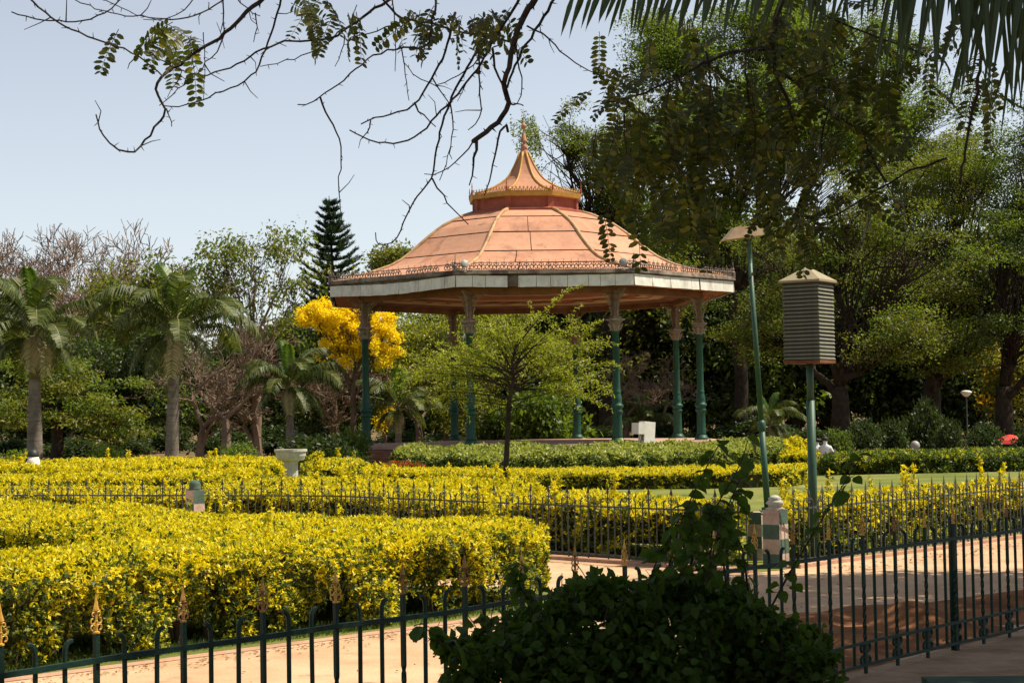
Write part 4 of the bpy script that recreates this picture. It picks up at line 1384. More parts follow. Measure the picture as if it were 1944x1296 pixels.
def blob(base, u, v, Y, ru, rv, n, ry=None):
    """crown lobe centred at a photo point at distance Y, radii in photo pixels"""
    c = at(u, v, Y)
    k = Y / FPX
    return (c.x - base.x, c.y - base.y, c.z, ru * k, (ry if ry else (ru + rv) / 2 * k), rv * k, n)


# ---- right: the big trees
tb = gp(1405, 86)
B = lambda *a, **k: blob(tb, *a, **k)
ms = tree_mesh(101, 7.5, 0.30, [B(1300, 95, 86, 100, 60, 46), B(1440, 60, 88, 120, 70, 56), B(1590, 95, 88, 110, 75, 50), B(1420, 215, 84, 150, 80, 70), B(1280, 290, 86, 90, 80, 46),
                               B(1560, 260, 86, 120, 90, 60), B(1690, 210, 90, 110, 90, 54), B(1740, 120, 92, 60, 60, 26), B(1800, 290, 90, 80, 70, 40), B(1790, 190, 91, 60, 50, 26), B(1850, 345, 90, 50, 50, 24), B(1560, 30, 90, 120, 50, 40), B(1330, 420, 86, 90, 80, 40)],
               1.15, 330, 0.155, 0.5, ['tree1', 'tree4', 'tree2'], 'bark_dark', thr=-0.35, dens=1.5, lw=(0.50, 0.22, 0.28), gap=0.20, flat=0.36)
plant_tree('broadleaf_tree', 'tallest bright green tree rising over the right side of the picture', 'tree', tb, ms)
tb = gp(1160, 97)
ms = tree_mesh(103, 7.0, 0.5, [B(1075, 275, 97, 62, 58, 40), B(1150, 330, 97, 90, 80, 54), B(1075, 400, 97, 60, 70, 34), B(1190, 440, 98, 100, 80, 50), B(1240, 250, 100, 80, 60, 34)],
               1.0, 320, 0.16, 0.45, ['tree1', 'tree3', 'tree2'], 'bark_dark', thr=-0.35, dens=1.4, lw=(0.5, 0.25, 0.25), gap=0.24, flat=0.38)
plant_tree('broadleaf_tree', 'green feathery tree directly behind the bandstand spire', 'tree', tb, ms)
tb = gp(1597, 70)
ms = tree_mesh(105, 2.6, 0.36, [B(1480, 500, 72, 110, 70, 44), B(1600, 420, 70, 130, 70, 58), B(1720, 490, 69, 120, 70, 54), B(1560, 600, 70, 120, 60, 44), B(1680, 640, 68, 110, 50, 40), B(1450, 620, 73, 90, 70, 34)],
               0.80, 230, 0.115, 0.5, ['tree1', 'tree3', 'tree2'], 'bark_dark', thr=-0.12, dens=1.5, lw=(0.45, 0.28, 0.27), gap=0.28, flat=0.32)
plant_tree('spreading_tree', 'spreading tree whose forked dark trunk stands right of the louvred box', 'tree', tb, ms)
tb = gp(1772, 76)
ms = tree_mesh(107, 2.8, 0.40, [B(1720, 370, 78, 110, 80, 48), B(1840, 330, 77, 110, 80, 54), B(1790, 460, 75, 130, 70, 54), B(1880, 560, 75, 100, 60, 40), B(1720, 590, 74, 110, 60, 40), B(1830, 670, 74, 90, 45, 28)],
               0.82, 230, 0.12, 0.5, ['tree1', 'tree3', 'tree4'], 'bark_dark', thr=-0.12, dens=1.5, lw=(0.45, 0.35, 0.2), gap=0.26, flat=0.33)
plant_tree('spreading_tree', 'olive green spreading tree with a leaning trunk, second from right edge', 'tree', tb, ms)
tb = gp(1908, 72)
ms = tree_mesh(109, 2.5, 0.36, [B(1975, 330, 74, 80, 90, 44), B(1960, 250, 76, 30, 50, 14), B(1900, 480, 72, 90, 70, 44), B(1990, 480, 72, 110, 90, 50), B(1930, 620, 71, 100, 60, 40), B(2030, 640, 71, 100, 80, 40), B(1975, 260, 75, 60, 60, 24)],
               0.80, 230, 0.12, 0.5, ['tree2', 'tree1', 'tree3'], 'bark_dark', thr=-0.12, dens=1.5, lw=(0.5, 0.35, 0.15), gap=0.24, flat=0.33)
plant_tree('spreading_tree', 'dark spreading tree at the right edge, forked trunk above the red umbrella', 'tree', tb, ms)
tb = gp(1960, 88)
ms = tree_mesh(111, 2.0, 0.25, [B(1930, 720, 88, 60, 80, 40), B(1980, 700, 88, 70, 90, 40)], 0.8, 110, 0.22, 0.6, ['orange_flower', 'tree3'], 'bark_dark', lw=(0.3, 0.7, 0), gap=0.35)
plant_tree('flowering_tree', 'orange flowering tree glimpsed at the right edge', 'tree', tb, ms)

# ---- belt of dense trees behind everything (three shapes, copied)
belt = []
for sd, mats_ in ((201, ['tree2', 'tree1', 'tree3']), (203, ['tree2', 'tree2']), (205, ['tree2', 'tree3', 'tree1'])):
    g = random.Random(sd)
    bl = []
    for j in range(8):
        a = g.uniform(0, 2 * PI); r_ = g.uniform(0.5, 2.6)
        bl.append((r_ * math.cos(a), r_ * math.sin(a), g.uniform(2.2, 8.2), g.uniform(1.5, 2.4), g.uniform(1.5, 2.4), g.uniform(1.0, 1.7), 30))
    belt.append(tree_mesh(sd, 3.2, 0.28, bl, 1.0, 85, 0.30, 0.5, mats_, 'bark_dark', lw=(0.6, 0.25, 0.15), gap=0.26, flat=0.6))
spots = []
for i, u in enumerate(range(-160, 2180, 92)):
    spots.append((u + random.uniform(-30, 30), random.uniform(100, 112)))
for i, u in enumerate(range(-100, 2150, 120)):
    spots.append((u + random.uniform(-40, 40), random.uniform(118, 135)))
for i, (u, Y) in enumerate(spots):
    p = gp(u, Y)
    right = u > 860
    sc = (random.uniform(1.15, 1.45) if right else random.uniform(0.72, 0.90)) * (Y / 108)
    if 300 < u < 480: sc *= 0.9
    plant_tree('belt_tree', 'dense dark tree in the belt far behind ' + ('the palms at left' if u < 600 else 'the bandstand' if u < 1420 else 'the lawn at right'), 'tree', p, belt[i % 3], random.uniform(0, 6.28), sc, 'belt of trees behind the ' + ('palms' if u < 600 else 'bandstand' if u < 1420 else 'lawn'))

# ---- undergrowth shrubs
shr = []
for sd, mats_, L_ in ((301, ['tree1', 'mid_green', 'tree2'], 0.12), (303, ['tree4', 'mid_green'], 0.12), (305, ['tree2', 'tree2'], 0.13)):
    bl = [(0, 0, 0.42, 0.62, 0.62, 0.40, 46), (0.3, 0.1, 0.5, 0.4, 0.4, 0.32, 22), (-0.3, -0.1, 0.45, 0.4, 0.4, 0.30, 22)]
    shr.append(tree_mesh(sd, 0.2, 0.05, bl, 0.22, 46, L_, 0.5, mats_, 'bark', lw=(0.45, 0.4, 0.15), flat=0.8))


def shrub(label, u, Y, kind, w, h, name='shrub', group=None):
    p = gp(u, Y)
    return plant_tree(name, label, 'shrub', p, shr[kind], random.uniform(0, 6), (w, w, h), group)


shrub('round bright green shrub left of the second palm trunk', 210, 52, 1, 0.72, 1.05)
shrub('round bright green shrub right of the second palm trunk', 450, 52, 1, 0.82, 1.05)
shrub('yellowish green shrub at the left edge beside the white bin', 28, 50, 1, 0.7, 0.98)
shrub('feathery green shrub at the foot of the left bandstand column', 672, 57.5, 1, 0.6, 1.4)
shrub('dark low shrub left of the bandstand steps', 630, 52, 2, 1.1, 1.15)
shrub('second dark low shrub left of the bandstand steps', 600, 56, 2, 1.3, 1.1)
shrub('large sunny shrub seen between the columns behind the thin tree', 1040, 76, 0, 2.2, 3.0)
shrub('bright green shrub behind the bandstand centre', 960, 80, 1, 2.0, 2.0)
for i, (u, Y, w, h) in enumerate(((1592, 60, 0.65, 1.05), (1640, 62, 0.8, 1.3), (1690, 64, 0.8, 1.25), (1752, 66, 1.0, 1.9), (1800, 62, 0.6, 1.2), (1870, 64, 0.8, 1.1), (1965, 62, 0.8, 1.1))):
    shrub(('small round dark shrub beside the seated person', 'dark shrub second in the row behind the lawn hedge', 'dark shrub third in the row behind the lawn hedge', 'tallest dark shrub behind the lawn hedge at right',
           'dark shrub just right of the tallest shrub', 'dark shrub below the garden lamp at right', 'dark shrub at the right edge beneath the trees')[i], u, Y, 2 if i else 0, w, h)
for i in range(22):
    u = -80 + i * 102 + random.uniform(-25, 25)
    shrub('dark undergrowth shrub beneath the trees at the back', u, random.uniform(84, 98), 2, random.uniform(1.4, 2.2), random.uniform(0.7, 1.5), 'undergrowth', 'undergrowth along the back of the garden')

# ---- left: bare trees, leafy trees, pine, yellow tree
bm1 = bare_mesh(401, 13.5, 1.1, 7, 'bare_pink', 0.26, 0.24, 0.017)
bm2 = bare_mesh(403, 13.0, 1.15, 7, 'bare_pink', 0.26, 0.22, 0.017)
GB = 'bare brownish trees at far left'
for i, (u, Y, hv, m_, lb) in enumerate(((30, 118, 432, bm1, 'bare brownish tree at the far left edge'), (95, 125, 440, bm2, 'bare brownish tree second from the left edge'),
                                        (175, 115, 418, bm2, 'tallest bare brownish tree at left'), (248, 120, 452, bm1, 'bare brownish tree nearest the leafy tree'), (-40, 120, 440, bm2, 'bare brownish tree half out of frame at left'),
                                        (60, 135, 425, bm1, 'tall thin bare brownish tree behind the first palm'), (135, 130, 436, bm1, 'bare brownish tree just left of the tallest bare one'), (215, 128, 436, bm2, 'bare brownish tree just right of the tallest bare one'))):
    p = gp(u, Y); hh = at(u, hv, Y).z
    t = thing('bare_tree', lb, 'tree', (p.x, p.y, 0), i * 1.9, GB)
    t.scale = [hh / (13.5 if m_ is bm1 else 13.0)] * 3
    link('branches', m_, t)
bs1 = bare_mesh(405, 4.6, 1.5, 6, 'bare', 0.13, 0.20)
bs2 = bare_mesh(407, 4.6, 1.6, 6, 'bare', 0.12, 0.18)
for i, (u, Y, h_, m_, lb) in enumerate(((425, 70, 5.6, bs1, 'leafless brown tree right of the second palm'), (490, 72, 6.0, bs2, 'leafless brown tree behind the third palm'), (380, 74, 5.4, bs2, 'leafless brown tree just behind the second palm trunk'),
                                        (800, 80, 4.6, bs1, 'leafless pale shrub tree seen through the bandstand at left'), (640, 84, 5.5, bs2, 'leafless tree under the yellow blossoms'),
                                        (1180, 84, 4.6, bs1, 'leafless shrub tree behind the white lectern'), (1260, 86, 4.6, bs2, 'leafless shrub tree between the right columns'), (860, 82, 4.4, bs2, 'leafless shrub tree left of the thin tree trunk'))):
    p = gp(u, Y)
    t = thing('bare_shrub_tree', lb, 'tree', (p.x, p.y, 0), i * 2.3)
    t.scale = [h_ / 4.6] * 3
    link('branches', m_, t)

tb = gp(488, 80)
ms = tree_mesh(501, 4.2, 0.17, [B(420, 480, 80, 55, 45, 20), B(480, 465, 80, 75, 40, 30), B(545, 480, 80, 55, 50, 22), B(465, 540, 80, 80, 55, 26), B(560, 560, 80, 60, 55, 18), B(500, 620, 80, 90, 50, 12), B(400, 540, 80, 40, 40, 10)],
               0.62, 44, 0.22, 0.42, ['tree3', 'tree1', 'tree2'], 'bare', lw=(0.5, 0.35, 0.15), gap=0.5, flat=0.7, droop=0.6)
plant_tree('sparse_tree', 'sparse olive leaved tree with thin pale branches left of the pine', 'tree', tb, ms)
tb = gp(250, 96)
ms = tree_mesh(503, 4, 0.2, [B(225, 555, 96, 50, 45, 30), B(285, 555, 96, 55, 50, 30), B(250, 600, 95, 90, 60, 40), B(325, 560, 97, 40, 60, 20)], 0.9, 90, 0.27, 0.45, ['tree1', 'tree3', 'tree2'], 'bark', gap=0.35, lw=(0.4, 0.35, 0.25))
plant_tree('broadleaf_tree', 'rounded green tree between the bare trees and the second palm', 'tree', tb, ms)
tb = gp(110, 72)
ms = tree_mesh(505, 2.5, 0.22, [B(90, 710, 72, 90, 30, 22), B(160, 740, 72, 90, 30, 22), B(110, 775, 71, 120, 26, 24), B(220, 800, 71, 90, 26, 16), B(40, 790, 71, 80, 26, 16)], 0.7, 130, 0.18, 0.45, ['tree4', 'tree1', 'tree3'], 'bark_dark', gap=0.4, flat=0.3, lw=(0.18, 0.35, 0.47))
plant_tree('layered_tree', 'lime green tree with flat layered boughs behind the first palm', 'tree', tb, ms)
tb = gp(215, 78)
ms = tree_mesh(507, 2.6, 0.26, [B(190, 700, 78, 80, 50, 30), B(260, 690, 78, 80, 60, 34), B(230, 770, 77, 110, 40, 34), B(310, 760, 77, 60, 50, 24)], 0.85, 120, 0.22, 0.5, ['tree2', 'tree1'], 'bark_dark', gap=0.35, flat=0.4, lw=(0.65, 0.35, 0))
plant_tree('broadleaf_tree', 'dark green tree between the first and second palms', 'tree', tb, ms)
tb = gp(745, 100)
ms = tree_mesh(509, 6.5, 0.2, [B(755, 505, 100, 48, 32, 34), B(725, 525, 100, 40, 30, 24), B(790, 520, 100, 40, 40, 24), B(760, 560, 100, 70, 40, 34)], 0.8, 110, 0.26, 0.5, ['tree3', 'tree1'], 'bark', gap=0.3, lw=(0.7, 0.3, 0))
plant_tree('broadleaf_tree', 'small olive tree top peeking over the left eave of the bandstand', 'tree', tb, ms)
tb = gp(850, 78)
ms = tree_mesh(511, 2.0, 0.2, [B(800, 640, 78, 70, 40, 36), B(870, 660, 78, 80, 60, 44), B(810, 700, 77, 90, 35, 36), B(900, 720, 77, 90, 40, 36), B(960, 650, 79, 80, 50, 34), B(1060, 690, 79, 80, 60, 34), B(880, 770, 77, 80, 35, 26)],
               0.75, 190, 0.15, 0.36, ['tree3', 'fine_leaf', 'mid_green'], 'bark', gap=0.4, flat=0.35, droop=0.5, lw=(0.4, 0.3, 0.3))
plant_tree('weeping_tree', 'feathery olive tree filling the left opening of the bandstand', 'tree', tb, ms)
tb = gp(672, 76)
YB = [B(615, 595, 76, 42, 26, 0), B(660, 620, 76, 50, 40, 0), B(730, 615, 76, 34, 26, 0), B(690, 660, 76, 55, 32, 0), B(640, 660, 76, 40, 30, 0), B(730, 665, 76, 26, 26, 0), B(600, 590, 76, 30, 20, 0)]
ms = tree_mesh(513, 3.2, 0.13, [q[:6] + (n,) for q, n in zip(YB, (40, 58, 30, 44, 24, 12, 18))], 0.21, 90, 0.10, 0.85, ['flower', 'flower', 'flower'], 'bark', flat=0.85, shell=0.3)
plant_tree('yellow_flowering_tree', 'tree covered in bright yellow blossom behind the left column', 'tree', tb, ms)
tb = gp(732, 82)
ms = tree_mesh(515, 1.0, 0.08, [B(728, 796, 82, 18, 10, 5), B(745, 770, 82, 14, 14, 4), B(735, 800, 82, 24, 20, 6)], 0.26, 60, 0.12, 0.7, ['flower', 'tree3'], 'bark', lw=(0.7, 0.3, 0))
plant_tree('yellow_flowering_tree', 'small low shrub with few yellow flowers right of the left column', 'shrub', tb, ms)

# pine with tiers of upswept boughs
pb = gp(634, 112)
ph_ = at(626, 372, 112).z
t = thing('norfolk_pine', 'tall dark pine with tiered upswept boughs left of the bandstand', 'tree', (pb.x, pb.y, 0))
b = MB(); b.tube([(0, 0, 0), (0.1, 0, ph_ * 0.6), (-0.1, 0, ph_)], [0.24, 0.14, 0.02], 8); b.build('trunk', M['bark_dark'], t)
g = np.random.default_rng(61)
PP, AA = [], []
z = 6.0
wood = MB()
while z < ph_ - 0.25:
    f = (ph_ - z) / (ph_ - 5.0)
    ln = 0.28 + 3.05 * f ** 0.85
    n = 7
    a0 = g.random() * 6.28
    for j in range(8):
        a = a0 + 2 * PI * j / 8 + g.normal(0, 0.25)
        l = ln * g.uniform(0.6, 1.15)
        s_ = np.linspace(0.08, 1, int(14 + 34 * f))
        x = s_ * l
        zz = z + 0.48 * l * s_ ** 2.0 - 0.08 * l * s_ + g.normal(0, 0.01, len(s_))
        q = np.c_[x * math.cos(a), x * math.sin(a), zz]
        wood.tube([q[0], q[len(q) // 2], q[-1]], [0.03, 0.02, 0.008], 3, cap=False)
        d = np.array([math.cos(a), math.sin(a), 0.5])
        sd = np.array([-math.sin(a), math.cos(a), 0])
        for k in range(6):
            PP.append(q + g.normal(0, 0.03, q.shape)); AA.append(unit(d * g.uniform(0.3, 0.9, (len(q), 1)) + sd * g.normal(0, 0.55, (len(q), 1)) + np.array([0, 0, 0.35]) + g.normal(0, 0.25, q.shape)))
    z += (0.36 + 0.24 * f) * g.uniform(0.75, 1.25)
wood.build('boughs', M['bark_dark'], t)
PP, AA = np.vstack(PP), np.vstack(AA)
o = link('crown', leafmesh('crown', PP, AA, rand_unit(len(PP), g), 0.30, 0.05, M['pine']), t)
o['kind'] = 'stuff'


# ---- palms
def frond_mesh(seed, ln, rise, droop, mat, nl=64, leaf=0.60, vee=0.5, w=0.044):
    """feather frond along +x: arched rachis with drooping leaflets"""
    g = np.random.default_rng(seed)
    wood = MB()
    t = np.linspace(0, 1, 12)
    def pos(s): return np.stack([ln * (s - 0.12 * s ** 3), 0 * s, ln * (rise * s - droop * s ** 2.2)], -1)
    wood.tube(pos(t), np.linspace(0.028, 0.006, 12), 4, cap=False)
    V, F = [], []
    V0 = np.array(wood.V)
    quads = [f for f in wood.F]
    vs = list(wood.V); fs = quads; ms = [0] * len(quads)
    for side in (-1, 1):
        for i in range(nl):
            s = 0.10 + 0.90 * (i + g.random() * 0.6) / nl
            p = pos(np.array([s]))[0]
            p2 = pos(np.array([min(1, s + 0.02)]))[0]
            tg = unit(p2 - p + 1e-6)
            l = leaf * (0.45 + 0.9 * math.sin(PI * min(1, s * 0.9 + 0.08))) * g.uniform(0.8, 1.15) * 0.8
            d = unit(tg * 0.55 + np.array([0, side * 1.0, vee * g.uniform(0.3, 1.0)]))
            m1 = p + d * l * 0.5
            e = p + d * l * 0.85 + np.array([0, 0, -l * g.uniform(0.35, 0.75)])
            sd = tg * w * 0.5
            k = len(vs)
            vs += [tuple(p - sd * .5), tuple(p + sd * .5), tuple(m1 + sd), tuple(m1 - sd), tuple(e)]
            fs += [(k, k + 1, k + 2, k + 3), (k + 3, k + 2, k + 4)]
            ms += [1, 1]
    b = MB(); b.V, b.F, b.M = vs, fs, ms
    return b.mesh('frond', [M['rachis'], M[mat]])


FR = {'up': [frond_mesh(i, 1.6, 1.1, 0.55, 'palm_young', leaf=0.42) for i in (1, 2)],
      'mid': [frond_mesh(i, 2.3, 0.95, 0.80, 'palm_leaf', vee=0.25) for i in (3, 4, 5)],
      'low': [frond_mesh(i, 1.95, 0.45, 0.95, 'palm_leaf', vee=0.15) for i in (6, 7)],
      'dry': [frond_mesh(i, 1.05, 0.5, 1.25, 'palm_dry', nl=44, vee=0.0, leaf=0.42) for i in (8, 9)]}


def palm(label, u, Y, v_base_crown, k, dry=2, seed=0, tr=0.19, small=False, nf_=1.0):
    g = random.Random(seed)
    p = gp(u, Y)
    zc = at(u, v_base_crown, Y).z
    t = thing('royal_palm', label, 'palm', (p.x, p.y, 0), 0, 'royal palms along the back of the garden')
    t.rotation_euler = (R(g.uniform(-1.2, 1.2)), R(g.uniform(-2.2, 2.2)), g.uniform(0, 6))
    sh = zc * g.uniform(0.32, 0.40)
    b = MB()
    prof = []
    zt = zc - sh
    for i in range(15):
        f = i / 14
        r_ = tr * (1.30 - 0.40 * f + 0.10 * math.sin(PI * f)) 
        prof.append((r_ * (1.0 if i % 2 else 0.985), zt * f))
    b.lathe(prof, 14)
    b.build('trunk', M['palm_grey'], t, smooth=True)
    b = MB(); b.lathe([(tr * 0.93, zt - 0.02), (tr * 0.98, zt + sh * 0.15), (tr * 0.85, zt + sh * 0.5), (tr * 0.6, zc), (tr * 0.35, zc + 0.25 * k)], 12)
    b.build('crownshaft', M['palm_shaft'], t, smooth=True)
    n = int(21 * nf_)
    for i in range(n):
        a = i * 2.39996 + g.uniform(-.2, .2)
        f = i / n
        kind = 'up' if f < 0.09 else ('mid' if f < 0.80 else 'low')
        m_ = g.choice(FR[kind])
        tilt = -R(50) * (1 - f) ** 1.3 + R(10) if kind == 'up' else (0.25 - 0.75 * (1 - f) ** 2 if kind == 'mid' else 0.1) + g.uniform(-.15, .15)
        o = link('frond', m_, t, (0, 0, zc - 0.02 * i * k), (0, tilt, a), k * g.uniform(0.85, 1.1) * (0.78 if kind == 'low' else 1.0))
        o.rotation_mode = 'XYZ'
    for i in range(dry):
        a = (-PI / 2 + g.uniform(-.5, .5) + (i % 2) * 0.9 * g.choice((-1, 1)) if i else -PI / 2 + 0.1) - t.rotation_euler.z
        link('frond', g.choice(FR['dry']), t, (0, 0, zc - 0.25 * k), (0, R(18), a), k * (1.1 if seed == 2 else g.uniform(0.85, 1.05)))['label'] = 'dry pale hanging frond'
    return t


palm('large palm at the left with a broad grey trunk beside the white bin', 66, 55, 620, 1.15, 2, 1, 0.19)
palm('tall palm with a pale dry frond hanging over its trunk, second from left', 325, 54, 615, 1.18, 1, 2, 0.165)
palm('shorter palm right behind the stone bird bath', 553, 58, 725, 0.86, 2, 3, 0.125)
palm('palm whose fronds enter at the left edge, its trunk outside the picture', -60, 60, 600, 1.15, 2, 4, 0.18)
palm('slender palm seen through the left opening of the bandstand', 757, 74, 770, 0.92, 1, 5, 0.12, nf_=0.8)
palm('small palm behind the bandstand between the right columns', 1222, 84, 800, 0.85, 1, 6, 0.12, nf_=0.8)
palm('small palm in shade between lamp post and louvred box', 1462, 82, 800, 0.8, 1, 8, 0.12, nf_=0.8)
palm('palm crown glimpsed behind the thin tree at the bandstand middle', 912, 92, 662, 1.0, 0, 7, 0.15, nf_=0.7)

# ---- the thin young tree in front of the bandstand
tb = gp(964, 36.0)
g = np.random.default_rng(77)
t = thing('young_tree', 'slender young tree with a feathery wide crown before the bandstand', 'tree', (tb.x, tb.y, 0))
wood = MB()
kk = 36.0 / FPX
hub = at(966, 765, 36.0) - tb
hub = np.array(hub)
lead = np.array([(0, 0, -0.05), (-0.03, 0, 0.6), (0.01, 0, 1.2), tuple(hub), tuple(hub + np.array([0.10, 0, 0.45])), tuple(hub + np.array([0.08, 0.05, 0.85])), tuple(hub + np.array([0.22, 0.05, 1.3]))])
wood.tube(lead, [0.075, 0.06, 0.052, 0.046, 0.034, 0.022, 0.010], 8)
PL, AL, tips = [], [], []
targets = []
for i in range(34):
    th = R(-6) + R(192) * ((i * 0.61803) % 1)
    ex = (2.0 if math.cos(th) > 0 else 2.2) * math.cos(th)
    ez = (1.75 if 20 < math.degrees(th) < 75 else 1.45) * math.sin(th)
    k_ = g.uniform(0.45, 1.0) ** 0.5
    targets.append((ex * k_, g.uniform(-1.3, 1.3) * (1 - 0.5 * k_), hub[2] + 0.15 + ez * k_))
targets += [(1.30, 0.1, 4.25), (1.55, -0.2, 3.9), (1.85, 0.1, 3.55), (2.05, 0.1, 3.25), (2.15, -0.2, 2.75), (2.05, 0.2, 2.25), (-1.9, 0, 2.95), (-2.15, 0.1, 2.6), (-1.6, 0, 3.35)]
for (lx, ly, zz) in targets:
    q_ = float(np.clip((zz - hub[2]) * 0.45 + g.uniform(-0.25, 0.3), -0.25, 1.1))
    st = np.array([np.interp(hub[2] + q_, lead[:, 2], lead[:, i]) for i in range(3)])
    e = np.array([lx, ly, zz])
    mid = st + (e - st) * 0.45 + np.array([0, 0, 0.05 + 0.12 * g.random()])
    s = np.linspace(0, 1, 22)[:, None]
    cv = (1 - s) ** 2 * st + 2 * s * (1 - s) * mid + s ** 2 * e
    wood.tube(cv[::3], np.linspace(0.020, 0.005, len(cv[::3])), 4, cap=False)
    tips.append(cv[-3:])
    for q in range(6):                                   # side twigs, each a spray of fine leaves
        i0 = int(g.integers(8, 21))
        d = unit(cv[min(21, i0 + 1)] - cv[i0 - 1] + g.normal(0, 0.016, 3) * 6 + np.array([0, 0, -0.01]))
        l = g.uniform(0.25, 0.6)
        s2 = np.linspace(0, 1, int(l * 44))[:, None]
        tw = cv[i0] + d * l * s2 + np.array([0, 0, -0.10 * l]) * s2 ** 2
        wood.tube(tw[::8] if len(tw) > 16 else tw[[0, -1]], 0.004, 3, cap=False)
        PL.append(np.repeat(tw, 2, 0)); AL.append(np.repeat(np.tile(d, (len(tw), 1)), 2, 0))
    PL.append(np.repeat(cv[9:], 6, 0)); AL.append(np.repeat(np.tile(unit(e - st), (13, 1)), 6, 0))
wood.build('trunk', M['bark_dark'], t)
PL, AL = np.vstack(PL), np.vstack(AL)
n = len(PL)
ax = unit(AL * 0.5 + rand_unit(n, g) * 0.9)
o = link('crown', leafmesh('crown', PL + g.normal(0, 0.014, PL.shape), ax, unit(rand_unit(n, g) + np.array([0, 0, 0.8])), g.uniform(0.045, 0.085, n), 0.020, M['fine_leaf']), t)
o['kind'] = 'stuff'
TP = np.vstack(tips); TP = TP[g.random(len(TP)) < 0.75]
TP = np.vstack([TP, TP + g.normal(0, 0.05, TP.shape)])
o = link('pale_flowers', leafmesh('pale_flowers', TP, rand_unit(len(TP), g), rand_unit(len(TP), g), 0.05, 0.035, M['pale_tip']), t)
o['kind'] = 'stuff'


# ================================================================== OVERHANGING TREE (trunk outside the picture to the right)
ot = thing('overhanging_tree', 'thorny tree overhanging from above, bare twigs left and leafy boughs right', 'tree', (4.6, 3.2, 0))
O = Vector((4.6, 3.2, 0))
g = np.random.default_rng(88)
b = MB()
b.tube([(0, 0, -0.1), (0.05, 0.1, 1.5), (-0.1, 0.1, 3.2), (-0.1, 0.3, 4.6)], [0.34, 0.27, 0.24, 0.20], 10)
for e in ((-4.6, 2.4, 6.4), (-2.6, 3.6, 6.8), (0.2, 6.2, 7.2), (3.6, 8.6, 7.8), (5.6, 12.6, 8.2), (3.4, 3.2, 7.0), (-1.0, 0.6, 6.6)):
    st = np.array([-0.1, 0.3, 4.4])
    b.tube(curve_pts(st, e, 8, 0.03, g, 0.15), np.linspace(0.15, 0.04, 8), 7)
b.build('trunk', M['bark_dark'], ot, smooth=True)
# high canopy out of the frame: what shades the fence corner, the bush and the boughs
C = []
def canopy(x0, x1, y0, y1, z0, z1, n):
    C.append(np.c_[g.uniform(x0, x1, n), g.uniform(y0, y1, n), g.uniform(z0, z1, n)])
canopy(2.2, 5.2, 4.2, 9.2, 5.9, 7.4, 330)
canopy(4.4, 9.6, 4.6, 12.2, 6.0, 8.0, 640)
canopy(6.0, 13.0, 10.6, 19.3, 6.6, 8.2, 1250)
canopy(1.5, 8.0, 0.5, 4.6, 5.6, 7.4, 160)
C = np.vstack(C)
for hx, hy, hz, hr_ in ((1.42, 6.8, 0.6, 0.62), (2.85, 13.8, 0.22, 0.42), (3.3, 11.0, 0.0, 0.42), (-1.6, 6.9, 0.9, 0.7)):   # gaps where the sun gets through
    kz = (C[:, 2] - hz) / sun_dir.z
    C = C[np.hypot(C[:, 0] - kz * sun_dir.x - hx, C[:, 1] - kz * sun_dir.y - hy) > hr_]
idx = np.repeat(np.arange(len(C)), 34)
P = C[idx] + g.normal(0, 0.26, (len(idx), 3)) - np.array(O)
o = link('crown', leafmesh('crown', P, rand_unit(len(P), g), unit(rand_unit(len(P), g) + np.array([0, 0, 0.8])), 0.19, 0.11, M['over_leaf']), ot)
o['kind'] = 'stuff'

